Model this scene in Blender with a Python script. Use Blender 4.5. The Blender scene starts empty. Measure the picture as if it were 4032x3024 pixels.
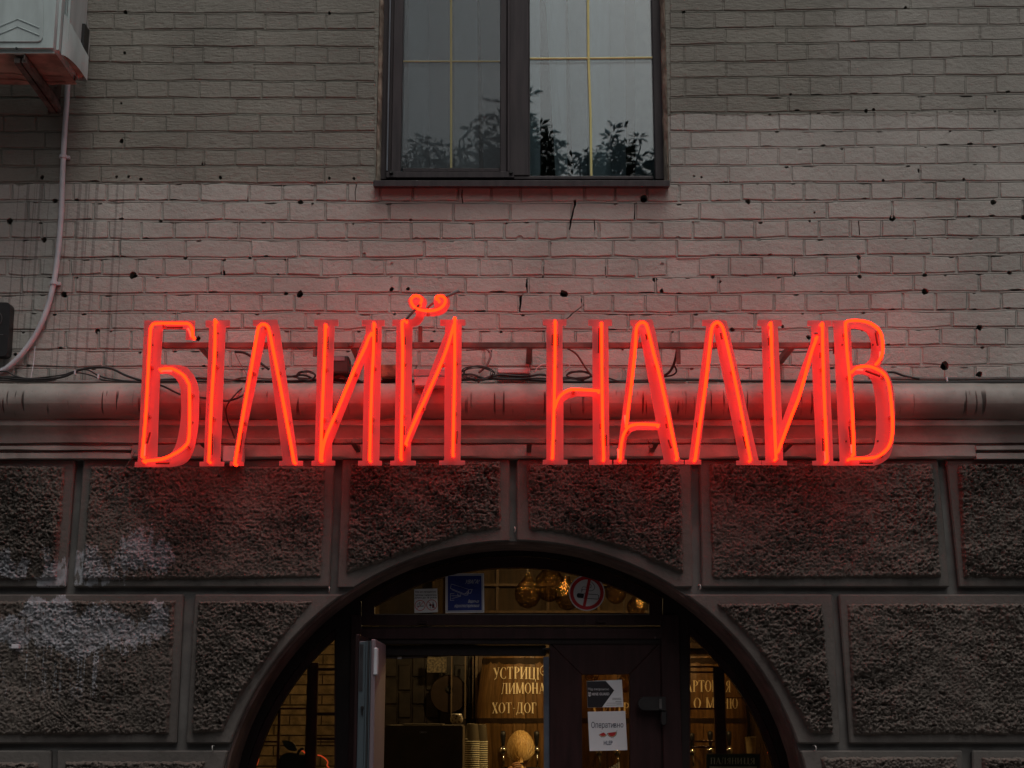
import bpy, bmesh, math, random
import numpy as np
from mathutils import Vector, Matrix
from mathutils.geometry import tessellate_polygon

random.seed(7)
scene = bpy.context.scene
COL = scene.collection
R = math.radians

# ---------------------------------------------------------------- camera, sky, sun, exposure
CAM = Vector((0.0, -6.2, 1.7))
PITCH = R(12.5)
FPX = 5824.0                                   # focal length in photo pixels (4032 wide)
cd = bpy.data.cameras.new('camera')
cam = bpy.data.objects.new('camera', cd)
COL.objects.link(cam)
cam.location = CAM
cam.rotation_euler = (R(90) + PITCH, 0, 0)
cd.sensor_width = 36.0
cd.lens = FPX / 4032 * 36.0
cd.clip_start = 0.05
cd.clip_end = 500
scene.camera = cam

SUN_EL, SUN_AZ = R(38), R(165)                 # soft dusk sky light from the street side, overcast
world = bpy.data.worlds.new('World')
scene.world = world
world.use_nodes = True
nt = world.node_tree
nt.nodes.clear()
sky = nt.nodes.new('ShaderNodeTexSky')
sky.sky_type = 'NISHITA'
sky.sun_disc = False
sky.sun_elevation = SUN_EL
sky.sun_rotation = SUN_AZ
sky.air_density = 1.0
sky.dust_density = 3.0
hs = nt.nodes.new('ShaderNodeHueSaturation')
hs.inputs['Saturation'].default_value = 0.36
bg = nt.nodes.new('ShaderNodeBackground')
bg.inputs['Strength'].default_value = 0.042
wo = nt.nodes.new('ShaderNodeOutputWorld')
nt.links.new(sky.outputs[0], hs.inputs['Color'])
nt.links.new(hs.outputs[0], bg.inputs['Color'])
nt.links.new(bg.outputs[0], wo.inputs['Surface'])

sl = bpy.data.lights.new('sun', 'SUN')
sl.energy = 1.0
sl.angle = R(28)
sl.color = (1.0, 0.96, 0.9)
so = bpy.data.objects.new('sun', sl)
COL.objects.link(so)
so.location = (2, -10, 20)
so.rotation_euler = (R(90) - R(66), 0, R(12))

vs = scene.view_settings
vs.view_transform = 'Standard'
vs.look = 'None'
vs.exposure = 0.0
vs.gamma = 1.0
vs.use_curve_mapping = False
scene.cycles.max_bounces = 8
scene.cycles.transparent_max_bounces = 12
scene.cycles.sample_clamp_indirect = 3.0

# ---------------------------------------------------------------- helpers
FW = Vector((0, math.cos(PITCH), math.sin(PITCH)))
UP = Vector((0, -math.sin(PITCH), math.cos(PITCH)))

def P(px, py, Y):
    """point of the vertical plane at depth Y that the photo shows at pixel (px, py)"""
    d = FW + Vector(((px - 2016) / FPX, 0, 0)) + UP * ((1512 - py) / FPX)
    return CAM + d * ((Y - CAM.y) / d.y)

def XZ(pts, Y):
    return [(P(a, b, Y).x, P(a, b, Y).z) for a, b in pts]

def PX(n, Y):                                  # size in metres of n photo pixels at depth Y
    return n / FPX * (Y - CAM.y) * 1.03

def catmull(pts, n=6):
    pts = [Vector(p) for p in pts]
    out = []
    for i in range(len(pts) - 1):
        p0 = pts[max(i - 1, 0)]; p1 = pts[i]; p2 = pts[i + 1]; p3 = pts[min(i + 2, len(pts) - 1)]
        for k in range(n):
            t = k / n
            out.append(0.5 * ((2 * p1) + (p2 - p0) * t + (2 * p0 - 5 * p1 + 4 * p2 - p3) * t * t + (3 * p1 - p0 - 3 * p2 + p3) * t ** 3))
    out.append(pts[-1])
    return out

WL = {}                                        # world position of every object's origin

def meta(o, label=None, cat=None, group=None, kind=None):
    if label: o['label'] = label
    if cat: o['category'] = cat
    if group: o['group'] = group
    if kind: o['kind'] = kind
    return o

def thing(name, label, cat, loc=(0, 0, 0), group=None, kind=None):
    o = bpy.data.objects.new(name, None)
    o.empty_display_size = 0.05
    COL.objects.link(o)
    o.location = loc
    WL[o.name] = Vector(loc)
    return meta(o, label, cat, group, kind)

def sub(name, parent, loc):                    # a part that is only a pivot for its own pieces
    o = bpy.data.objects.new(name, None)
    COL.objects.link(o)
    o.parent = parent
    o.location = Vector(loc) - WL[parent.name]
    WL[o.name] = Vector(loc)
    return o

class M:
    def __init__(s):
        s.v = []; s.f = []
    def add(s, vs_, fs):
        n = len(s.v)
        s.v += [tuple(v) for v in vs_]
        s.f += [tuple(i + n for i in f) for f in fs]
        return s
    def box(s, x0, x1, y0, y1, z0, z1):
        if x0 > x1: x0, x1 = x1, x0
        if y0 > y1: y0, y1 = y1, y0
        if z0 > z1: z0, z1 = z1, z0
        return s.add([(x0, y0, z0), (x1, y0, z0), (x1, y1, z0), (x0, y1, z0), (x0, y0, z1), (x1, y0, z1), (x1, y1, z1), (x0, y1, z1)],
                     [(0, 3, 2, 1), (4, 5, 6, 7), (0, 1, 5, 4), (1, 2, 6, 5), (2, 3, 7, 6), (3, 0, 4, 7)])
    def pbox(s, px0, px1, py0, py1, Yf, Yb):   # box whose front face covers the pixel rectangle
        a = P(px0, py0, Yf); b = P(px1, py1, Yf)
        if abs(py1 - py0) > 60:
            yr = (min(max(py0, 0), 3024) + min(max(py1, 0), 3024)) / 2
            a.x = P(px0, yr, Yf).x; b.x = P(px1, yr, Yf).x
        return s.box(a.x, b.x, Yf, Yb, b.z, a.z)
    def prism(s, loops, y0, y1, cap_back=True):
        """loops of (x, z), outer first; y0 is the front"""
        flat = [[Vector((x, z, 0)) for x, z in lp] for lp in loops]
        tris = tessellate_polygon(flat)
        pts = [p for lp in loops for p in lp]
        N = len(pts)
        vs_ = [(x, y0, z) for x, z in pts] + [(x, y1, z) for x, z in pts]
        fs = []
        for t in tris:
            a, b, c = [pts[i] for i in t]
            ar = (b[0] - a[0]) * (c[1] - a[1]) - (c[0] - a[0]) * (b[1] - a[1])
            t = tuple(t) if ar > 0 else (t[0], t[2], t[1])
            fs.append(t)
            if cap_back: fs.append((t[2] + N, t[1] + N, t[0] + N))
        k = 0
        for li, lp in enumerate(loops):
            n = len(lp)
            ar = sum(lp[i][0] * lp[(i + 1) % n][1] - lp[(i + 1) % n][0] * lp[i][1] for i in range(n))
            ccw = ar > 0
            if li: ccw = not ccw
            for i in range(n):
                a = k + i; b = k + (i + 1) % n
                fs.append((a, a + N, b + N, b) if ccw else (a, b, b + N, a + N))
            k += n
        return s.add(vs_, fs)
    def tube(s, pts, r, seg=8, cap=True):
        pts = [Vector(p) for p in pts]
        n = len(pts)
        rr = r if isinstance(r, (list, tuple)) else [r] * n
        T = []
        for i in range(n):
            t = pts[min(i + 1, n - 1)] - pts[max(i - 1, 0)]
            T.append(t.normalized() if t.length > 1e-9 else Vector((0, 0, 1)))
        u = T[0].orthogonal().normalized()
        vs_ = []
        for i in range(n):
            u = u - T[i] * u.dot(T[i])
            u = u.normalized() if u.length > 1e-6 else T[i].orthogonal().normalized()
            w = T[i].cross(u)
            for k in range(seg):
                a = 2 * math.pi * k / seg
                vs_.append(pts[i] + (u * math.cos(a) + w * math.sin(a)) * rr[i])
        fs = []
        for i in range(n - 1):
            for k in range(seg):
                a = i * seg + k; b = i * seg + (k + 1) % seg
                fs.append((a, b, b + seg, a + seg))
        if cap:
            fs.append(tuple(range(seg - 1, -1, -1)))
            fs.append(tuple((n - 1) * seg + k for k in range(seg)))
        return s.add(vs_, fs)
    def lathe(s, prof, c, seg=16, axis='z', sy=1.0):
        vs_ = []; fs = []
        for r, h in prof:
            for k in range(seg):
                a = 2 * math.pi * k / seg
                if axis == 'z': vs_.append((c[0] + r * math.cos(a), c[1] + r * math.sin(a) * sy, c[2] + h))
                elif axis == 'y': vs_.append((c[0] + r * math.cos(a), c[1] + h, c[2] + r * math.sin(a) * sy))
                else: vs_.append((c[0] + h, c[1] + r * math.cos(a), c[2] + r * math.sin(a) * sy))
        n = len(prof)
        for i in range(n - 1):
            for k in range(seg):
                a = i * seg + k; b = i * seg + (k + 1) % seg
                fs.append((a, b, b + seg, a + seg) if axis != 'y' else (b, a, a + seg, b + seg))
        fs.append(tuple(range(seg - 1, -1, -1)) if axis != 'y' else tuple(range(seg)))
        e = tuple((n - 1) * seg + k for k in range(seg))
        fs.append(e if axis != 'y' else e[::-1])
        return s.add(vs_, fs)
    def bevel(s, w, seg=1, ang=35):
        me = bpy.data.meshes.new('t'); me.from_pydata(s.v, [], s.f)
        bm = bmesh.new(); bm.from_mesh(me)
        ed = [e for e in bm.edges if len(e.link_faces) == 2 and e.calc_face_angle(0) > R(ang)]
        bmesh.ops.bevel(bm, geom=ed, offset=w, segments=seg, affect='EDGES', clamp_overlap=True)
        bm.to_mesh(me); bm.free()
        s.v = [tuple(v.co) for v in me.vertices]; s.f = [tuple(p.vertices) for p in me.polygons]
        bpy.data.meshes.remove(me)
        return s
    def rot(s, c, axis, ang):
        m = Matrix.Translation(c) @ Matrix.Rotation(ang, 4, axis) @ Matrix.Translation(-Vector(c))
        s.v = [tuple(m @ Vector(v)) for v in s.v]
        return s
    def build(s, name, mt, parent=None, smooth=False, base=False, **kw):
        V = np.array(s.v, dtype=float)
        lo, hi = V.min(0), V.max(0)
        c = (lo + hi) / 2
        if base or parent is None: c[2] = lo[2]
        me = bpy.data.meshes.new(name)
        me.from_pydata((V - c).tolist(), [], s.f)
        if smooth:
            me.polygons.foreach_set('use_smooth', [True] * len(me.polygons))
            if smooth != 'all':
                try: me.set_sharp_from_angle(angle=R(40))
                except Exception: pass
        if mt: me.materials.append(mt)
        o = bpy.data.objects.new(name, me)
        COL.objects.link(o)
        c = Vector(c)
        if parent:
            o.parent = parent
            o.location = c - WL[parent.name]
        else:
            o.location = c
        WL[o.name] = c
        return meta(o, **kw)

def dup(o, loc, parent=None, **kw):
    c = o.copy(); COL.objects.link(c)
    c.location = Vector(loc) - (WL[parent.name] if parent else Vector((0, 0, 0)))
    c.parent = parent
    WL[c.name] = Vector(loc)
    for ch in list(o.children):
        dup(ch, Vector(loc) + (WL[ch.name] - WL[o.name]), c)
    return meta(c, **kw)

# ---------------------------------------------------------------- materials
def nodes(name):
    m = bpy.data.materials.new(name); m.use_nodes = True
    n = m.node_tree; n.nodes.clear()
    return m, n

def N(n, typ, **kw):
    x = n.nodes.new(typ)
    for k, v in kw.items():
        if k.startswith('i_'):
            key = k[2:]
            key = int(key) if key.isdigit() else key.replace('_', ' ')
            x.inputs[key].default_value = v
        else: setattr(x, k, v)
    return x

def mathn(n, op, a, b=None, clamp=False):
    x = n.nodes.new('ShaderNodeMath'); x.operation = op; x.use_clamp = clamp
    for i, v in enumerate((a, b)):
        if v is None: continue
        if hasattr(v, 'links'): n.links.new(v, x.inputs[i])
        else: x.inputs[i].default_value = v
    return x.outputs[0]

def ramp(n, src, lo, hi):
    x = n.nodes.new('ShaderNodeMapRange'); x.interpolation_type = 'SMOOTHSTEP'
    n.links.new(src, x.inputs[0]); x.inputs[1].default_value = lo; x.inputs[2].default_value = hi
    return x.outputs[0]

def mixc(n, fac, a, b):
    x = n.nodes.new('ShaderNodeMix'); x.data_type = 'RGBA'
    for i, v in ((0, fac), (6, a), (7, b)):
        if hasattr(v, 'links'): n.links.new(v, x.inputs[i])
        else: x.inputs[i].default_value = v if i == 0 else (*v, 1)
    return x.outputs[2]

def noise(n, pos, scale, detail=4, st=(1, 1, 1), rough=0.55):
    mp = N(n, 'ShaderNodeMapping'); mp.inputs['Scale'].default_value = st
    n.links.new(pos, mp.inputs[0])
    t = N(n, 'ShaderNodeTexNoise'); t.inputs['Scale'].default_value = scale
    t.inputs['Detail'].default_value = detail; t.inputs['Roughness'].default_value = rough
    n.links.new(mp.outputs[0], t.inputs['Vector'])
    return t.outputs[0]

def finish(n, col, rough=0.8, metal=0.0, bump=None, bd=0.002, bs=1.0, spec=0.5, **kw):
    b = N(n, 'ShaderNodeBsdfPrincipled')
    for k, v in (('Base Color', col), ('Roughness', rough), ('Metallic', metal), ('Specular IOR Level', spec)):
        if hasattr(v, 'links'): n.links.new(v, b.inputs[k])
        else: b.inputs[k].default_value = (*v, 1) if k == 'Base Color' else v
    for k, v in kw.items(): b.inputs[k.replace('_', ' ')].default_value = v
    if bump is not None:
        bp = N(n, 'ShaderNodeBump'); bp.inputs['Strength'].default_value = bs; bp.inputs['Distance'].default_value = bd
        n.links.new(bump, bp.inputs['Height']); n.links.new(bp.outputs[0], b.inputs['Normal'])
    o = N(n, 'ShaderNodeOutputMaterial'); n.links.new(b.outputs[0], o.inputs[0])
    return b

def pos(n):
    return N(n, 'ShaderNodeNewGeometry').outputs['Position']

def mat(name, col, rough=0.7, metal=0.0, var=0.15, sc=12, st=(1, 1, 1), bd=0.001, bsc=80, bs=0.5, spec=0.5, **kw):
    m, n = nodes(name)
    p = pos(n)
    f = noise(n, p, sc, 4, st)
    dark = tuple(c * (1 - var * 1.6) for c in col); lite = tuple(min(1, c * (1 + var)) for c in col)
    c = mixc(n, ramp(n, f, 0.3, 0.7), dark, lite)
    b = noise(n, p, bsc, 3, st)
    finish(n, c, rough, metal, b, bd, bs, spec, **kw)
    return m

def emit(name, col, s):
    m, n = nodes(name)
    e = N(n, 'ShaderNodeEmission'); e.inputs[0].default_value = (*col, 1); e.inputs[1].default_value = s
    o = N(n, 'ShaderNodeOutputMaterial'); n.links.new(e.outputs[0], o.inputs[0])
    return m

def glass(name, tint=(0.9, 0.92, 0.92), refl=1.0, rough=0.0):
    m, n = nodes(name)
    tr = N(n, 'ShaderNodeBsdfTransparent'); tr.inputs[0].default_value = (*tint, 1)
    gl = N(n, 'ShaderNodeBsdfGlossy'); gl.inputs['Roughness'].default_value = rough
    fr = N(n, 'ShaderNodeFresnel'); fr.inputs[0].default_value = 1.5
    f = mathn(n, 'MULTIPLY', fr.outputs[0], refl, True)
    mx = N(n, 'ShaderNodeMixShader')
    n.links.new(f, mx.inputs[0]); n.links.new(tr.outputs[0], mx.inputs[1]); n.links.new(gl.outputs[0], mx.inputs[2])
    o = N(n, 'ShaderNodeOutputMaterial'); n.links.new(mx.outputs[0], o.inputs[0])
    return m

Z718 = P(0, 720, 0).z; Z455 = P(2640, 452, 0).z
X560 = P(560, 720, 0).x; X3300 = P(3270, 452, 0).x

def brick_paint():
    m, n = nodes('painted_brick')
    p = pos(n)
    sx = N(n, 'ShaderNodeSeparateXYZ'); n.links.new(p, sx.inputs[0]); X, Z = sx.outputs[0], sx.outputs[2]
    w = noise(n, p, 9, 3)
    wz = mathn(n, 'MULTIPLY', mathn(n, 'SUBTRACT', w, 0.5), 0.05)
    zz = mathn(n, 'ADD', Z, wz)
    left = mathn(n, 'MULTIPLY', ramp(n, zz, Z718 - .004, Z718 + .004), ramp(n, X, -0.3, -0.31))
    x2 = mathn(n, 'ADD', X, mathn(n, 'MULTIPLY', mathn(n, 'SUBTRACT', noise(n, p, 3, 3), 0.5), 0.9))
    right = mathn(n, 'MULTIPLY', ramp(n, zz, Z455 - .004, Z455 + .004), ramp(n, X, 0.3, 0.31))
    rf = mathn(n, 'MULTIPLY', right, mathn(n, 'SUBTRACT', 1.0, mathn(n, 'MULTIPLY', ramp(n, x2, X3300 - .1, X3300 + .25), 0.45)))
    up = mathn(n, 'MAXIMUM', left, rf)
    big = noise(n, p, 2.2, 4)
    fine = noise(n, p, 30, 5)
    low = mixc(n, ramp(n, big, 0.35, 0.65), (0.39, 0.377, 0.348), (0.475, 0.458, 0.425))
    high = mixc(n, ramp(n, big, 0.3, 0.7), (0.212, 0.206, 0.177), (0.280, 0.271, 0.235))
    c = mixc(n, up, low, high)
    oi = N(n, 'ShaderNodeObjectInfo')
    c = mixc(n, mathn(n, 'MULTIPLY', oi.outputs['Random'], 0.22), c, (0.17, 0.16, 0.145))
    c = mixc(n, mathn(n, 'MULTIPLY', ramp(n, fine, 0.62, 0.8), 0.45), c, (0.12, 0.11, 0.10))
    # flaking and chips with their own colour, only on the lower, older coat
    ch = noise(n, p, 42, 3, (1, 1, 2.6), 0.6)
    c = mixc(n, mathn(n, 'MULTIPLY', mathn(n, 'MULTIPLY', ramp(n, ch, 0.70, 0.74), mathn(n, 'SUBTRACT', 1.0, up)), 0.8), c, (0.07, 0.045, 0.04))
    # run marks below the old gutter on the left
    dr = noise(n, p, 62, 2, (1.0, 1.0, 0.006), 0.5)
    band = mathn(n, 'MULTIPLY', ramp(n, X, X560 + .02, X560 - .1), ramp(n, Z, Z718 + .005, Z718 - .005))
    c = mixc(n, mathn(n, 'MULTIPLY', mathn(n, 'MULTIPLY', ramp(n, dr, 0.60, 0.63), band), 0.4), c, (0.08, 0.075, 0.07))
    bm_ = noise(n, p, 30, 6, (0.9, 1, 1.15), 0.65)
    hz = noise(n, p, 70, 4, (0.25, 1, 1.5), 0.7)
    h = mathn(n, 'ADD', bm_, mathn(n, 'MULTIPLY', hz, mathn(n, 'ADD', mathn(n, 'MULTIPLY', up, 0.7), 0.04)))
    finish(n, c, 0.75, 0, h, 0.008, 0.9, 0.3)
    return m

def stone_paint(name, base, patch=True, bsc=60, bd=0.004):
    m, n = nodes(name)
    p = pos(n)
    sx = N(n, 'ShaderNodeSeparateXYZ'); n.links.new(p, sx.inputs[0]); X, Z = sx.outputs[0], sx.outputs[2]
    big = noise(n, p, 1.8, 4)
    c = mixc(n, ramp(n, big, 0.3, 0.7), tuple(b * 0.78 for b in base), tuple(b * 1.15 for b in base))
    sp = noise(n, p, 35, 4)
    c = mixc(n, mathn(n, 'MULTIPLY', ramp(n, sp, 0.55, 0.8), 0.5), c, tuple(b * 0.55 for b in base))
    if patch:
        tot = None
        dxn = mathn(n, 'MULTIPLY', mathn(n, 'SUBTRACT', noise(n, p, 7, 4, (1, 1, 1), .6), 0.5), 0.30)
        dzn = mathn(n, 'MULTIPLY', mathn(n, 'SUBTRACT', noise(n, p, 8.3, 4, (1.3, 1, .8), .6), 0.5), 0.30)
        Xw = mathn(n, 'ADD', X, dxn); Zw = mathn(n, 'ADD', Z, dzn)
        for px, py, rx, ry in ((40, 2235, 95, 75), (215, 2235, 55, 90), (350, 2235, 110, 80), (550, 2170, 120, 110), (300, 2440, 240, 75),
                               (80, 2500, 210, 80), (380, 2520, 200, 65), (640, 2440, 60, 90), (200, 2400, 110, 60), (560, 2480, 90, 60)):
            q = P(px, py, -0.06)
            dx = mathn(n, 'DIVIDE', mathn(n, 'SUBTRACT', Xw, q.x), PX(rx, -0.06))
            dz = mathn(n, 'DIVIDE', mathn(n, 'SUBTRACT', Zw, q.z), PX(ry, -0.06))
            d = mathn(n, 'ADD', mathn(n, 'MULTIPLY', dx, dx), mathn(n, 'MULTIPLY', dz, dz))
            g = mathn(n, 'SUBTRACT', 1.0, d, True)
            tot = g if tot is None else mathn(n, 'ADD', tot, g)
        wn = noise(n, p, 9, 5, (1, 1, 0.7), 0.65)
        w1 = mathn(n, 'MULTIPLY', mathn(n, 'SUBTRACT', wn, 0.5), 2.4)
        w2 = mathn(n, 'MULTIPLY', mathn(n, 'SUBTRACT', noise(n, p, 30, 4, (1.7, 1, .5), .7), 0.5), 3.0)
        k = ramp(n, mathn(n, 'ADD', mathn(n, 'MINIMUM', tot, 0.9), mathn(n, 'ADD', w1, w2)), 0.35, 0.6)
        k = mathn(n, 'MULTIPLY', k, ramp(n, tot, 0.0, 0.12))
        k = mathn(n, 'MULTIPLY', k, mathn(n, 'ADD', mathn(n, 'MULTIPLY', ramp(n, sp, 0.35, 0.6), 0.4), 0.45))
        z0 = P(0, 2560, -.06).z; z1 = P(0, 2790, -.06).z; xr = P(480, 2700, -.06).x
        dn = noise(n, p, 75, 2, (1.0, 1.0, 0.02), 0.5)
        zr = mathn(n, 'MULTIPLY', ramp(n, Z, z1, z1 + .12), ramp(n, Z, z0 + .03, z0))
        zr = mathn(n, 'MULTIPLY', zr, ramp(n, X, xr, xr - 0.05))
        d2 = mathn(n, 'MULTIPLY', mathn(n, 'MULTIPLY', ramp(n, dn, 0.60, 0.63), zr), 0.8)
        k = mathn(n, 'MAXIMUM', k, d2)
        c = mixc(n, k, c, (0.36, 0.375, 0.41))
    b = noise(n, p, bsc, 5, (1, 1, 1), 0.65)
    finish(n, c, 0.8, 0, b, bd, 0.9, 0.3)
    return m

def wood(name, dark, lite, rough=0.35, sc=6, st=(6, 6, 0.5)):
    m, n = nodes(name)
    p = pos(n)
    g = noise(n, p, sc, 6, st, 0.6)
    c = mixc(n, ramp(n, g, 0.35, 0.65), dark, lite)
    finish(n, c, rough, 0, g, 0.001, 0.4, 0.3)
    return m

MB = brick_paint()
MCORN = mat('cornice_paint', (0.29, 0.268, 0.245), 0.6, var=0.22, sc=5, bd=0.004, bsc=22, bs=0.8)
def cornice_cracked():
    m, n = nodes('cracked_torus_paint'); p = pos(n)
    sx = N(n, 'ShaderNodeSeparateXYZ'); n.links.new(p, sx.inputs[0]); X, Z = sx.outputs[0], sx.outputs[2]
    g = noise(n, p, 5, 4)
    c = mixc(n, ramp(n, g, 0.3, 0.7), (0.21, 0.195, 0.178), (0.35, 0.328, 0.30))
    cr = noise(n, p, 85, 1, (1, 0.05, 0.05), 0.3)
    br = noise(n, p, 6, 2, (1, 0.8, 0.8))
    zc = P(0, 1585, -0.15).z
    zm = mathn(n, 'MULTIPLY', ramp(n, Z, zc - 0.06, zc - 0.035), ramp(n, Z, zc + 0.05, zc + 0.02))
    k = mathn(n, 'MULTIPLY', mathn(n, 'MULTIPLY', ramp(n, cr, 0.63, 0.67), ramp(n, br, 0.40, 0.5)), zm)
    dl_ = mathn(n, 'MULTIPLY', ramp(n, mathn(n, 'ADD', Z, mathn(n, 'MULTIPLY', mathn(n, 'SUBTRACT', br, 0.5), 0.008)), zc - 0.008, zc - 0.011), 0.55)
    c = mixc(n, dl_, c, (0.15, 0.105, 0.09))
    c = mixc(n, k, c, (0.05, 0.04, 0.035))
    gr = noise(n, p, 60, 4)
    c = mixc(n, mathn(n, 'MULTIPLY', ramp(n, gr, 0.6, 0.8), 0.5), c, (0.12, 0.10, 0.09))
    finish(n, c, 0.5, 0, mathn(n, 'SUBTRACT', noise(n, p, 24, 5), mathn(n, 'MULTIPLY', k, 2.0)), 0.003, 0.8, 0.4)
    return m
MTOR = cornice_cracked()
MSLAB = stone_paint('smooth_stone_paint', (0.118, 0.108, 0.100), True, 45, 0.004)
MROUGH = stone_paint('rough_stone_paint', (0.140, 0.120, 0.105), True, 110, 0.007)
MMORT = mat('mortar', (0.30, 0.28, 0.26), 0.9, var=0.2, sc=20, bd=0.003, bsc=60)
MGAP = mat('deep_mortar', (0.10, 0.09, 0.085), 0.95, var=0.3, sc=20, bd=0.004, bsc=40)
MPVC = wood('brown_pvc', (0.016, 0.0065, 0.007), (0.028, 0.011, 0.012), 0.45, 8, (4, 4, 0.4))
MPVC2 = wood('dark_pvc', (0.006, 0.003, 0.003), (0.010, 0.005, 0.005), 0.6, 8, (4, 4, 0.4))
MFRAME = wood('window_frame_pvc', (0.032, 0.026, 0.030), (0.052, 0.042, 0.046), 0.45, 8, (5, 5, 0.4))
MSEAL = mat('rubber_seal', (0.02, 0.02, 0.022), 0.6)
MGOLD = mat('brass_glazing_bar', (0.80, 0.70, 0.30), 0.4, 0.0, var=0.05)
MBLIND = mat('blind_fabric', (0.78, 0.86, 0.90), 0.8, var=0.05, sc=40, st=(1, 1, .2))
MBLIND2 = mat('blind_fabric_shaded', (0.36, 0.42, 0.47), 0.8, var=0.05, sc=40)  # darker copy of the blind fabric, shade of the turned slats put into its colour
MWHITE = mat('aged_white_metal', (0.47, 0.55, 0.55), 0.45, var=0.08, sc=6, st=(3, 3, .6), bd=.0005)
MRUST = mat('rusty_steel', (0.12, 0.095, 0.085), 0.75, 0.2, var=0.35, sc=18)
MBRN = mat('brown_painted_steel', (0.12, 0.065, 0.055), 0.5, 0.2, var=0.25, sc=15)
MACBOT = mat('dirty_underside', (0.34, 0.20, 0.16), 0.7, var=0.3, sc=9)
MBLK = mat('black_plastic', (0.012, 0.012, 0.013), 0.45, var=0.2)
MCONDUIT = mat('white_conduit', (0.58, 0.58, 0.62), 0.4, var=0.08, sc=10)
MGREYC = mat('grey_cable', (0.20, 0.19, 0.18), 0.6)
MBLKC = mat('black_cable', (0.018, 0.016, 0.016), 0.5)
def acrylic():
    m, n = nodes('frosted_acrylic')
    b = N(n, 'ShaderNodeBsdfPrincipled'); b.inputs['Base Color'].default_value = (0.135, 0.102, 0.106, 1); b.inputs['Roughness'].default_value = .35
    t = N(n, 'ShaderNodeBsdfTranslucent'); t.inputs[0].default_value = (0.70, 0.22, 0.22, 1)
    a = N(n, 'ShaderNodeAddShader'); n.links.new(b.outputs[0], a.inputs[0]); n.links.new(t.outputs[0], a.inputs[1])
    o = N(n, 'ShaderNodeOutputMaterial'); n.links.new(a.outputs[0], o.inputs[0])
    return m
MACRY = acrylic()
MACRYE = mat('acrylic_edge', (0.42, 0.30, 0.30), 0.4, var=0.1)
MNEON = emit('neon_tube_glow', (1.0, 0.0085, 0.0010), 15.0)
MNEONE = emit('neon_bend_glow', (1.0, 0.030, 0.016), 5.0)
MBLOCK = mat('painted_black_glass', (0.10, 0.035, 0.03), 0.3, var=0.3)
MCLEAR = mat('clear_support', (0.30, 0.12, 0.11), 0.25, var=0.1)
MGLASS = glass('window_glass', (0.90, 0.94, 0.95), 1.9)
MDGLASS = glass('door_glass', (0.72, 0.68, 0.62), 0.9)
# ---------------------------------------------------------------- ground, street and what stands across it
MASPH = mat('asphalt', (0.05, 0.05, 0.052), 0.9, var=0.2, sc=3, bsc=200, bd=.003)
MPAVE = mat('pavement_stone', (0.20, 0.19, 0.18), 0.85, var=0.15, sc=5, bsc=120)
g = M().box(-410, 150, -150, 60, -0.4, -0.13).build('ground', MASPH, kind='structure', label='dark asphalt street in front of the bar')
g = M().box(-12, 12, -4.2, 0.6, -0.13, 0.0).build('pavement', MPAVE, kind='structure', label='grey pavement along the facade')
MOPP = mat('opposite_wall', (0.16, 0.15, 0.14), 0.9)
ob = thing('apartment_building', 'dark apartment block across the street, mirrored only in the upper window', 'building', (0, -26, 0))
mm = M(); mm.box(-30, 30, -34, -26, -.2, 11.0)
mm.build('wall', MOPP, ob)
mm = M(); mm.box(-30.5, 30.5, -34.5, -25.5, 11.0, 11.4); mm.build('roof', MOPP, ob)
for fl in range(3):
    for k in range(14):
        x = -27 + k * 4.1
        M().box(x, x + 1.5, -25.98, -25.9, 1.2 + fl * 3.3, 3.0 + fl * 3.3).build('window', MBLK, ob)

# ---------------------------------------------------------------- painted brick wall
BX = [0, 1480, 2620, 4032]
BEDS = [  # photo y of every bed joint at those four x
    (-150, -150, -150, -168), (-83, -83, -83, -101), (-17, -17, -17, -35), (51, 54, 49, 29), (116, 118, 115, 96), (181, 186, 178, 157), (248, 252, 249, 223),
    (316, 322, 307, 295), (386, 388, 382, 369), (453, 453, 447, 432), (521, 520, 518, 508), (586, 588, 586, 570),
    (653, 655, 654, 644), (718, 724, 722, 712), (792, 796, 797, 783), (868, 873, 871, 857), (941, 944, 943, 930), (1016, 1016, 1014, 1001),
    (1086, 1086, 1091, 1073), (1158, 1156, 1160, 1147), (1230, 1230, 1233, 1221), (1301, 1298, 1302, 1289), (1379, 1378, 1370, 1360),
    (1447, 1447, 1445, 1438), (1512, 1512, 1512, 1510)]
def bed(k, x):
    b = BEDS[k]
    return float(np.interp(x, BX, b)) + 1.6 * math.sin(x * 0.011 + k * 2.1) + 1.0 * math.sin(x * 0.031 + k)
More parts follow.
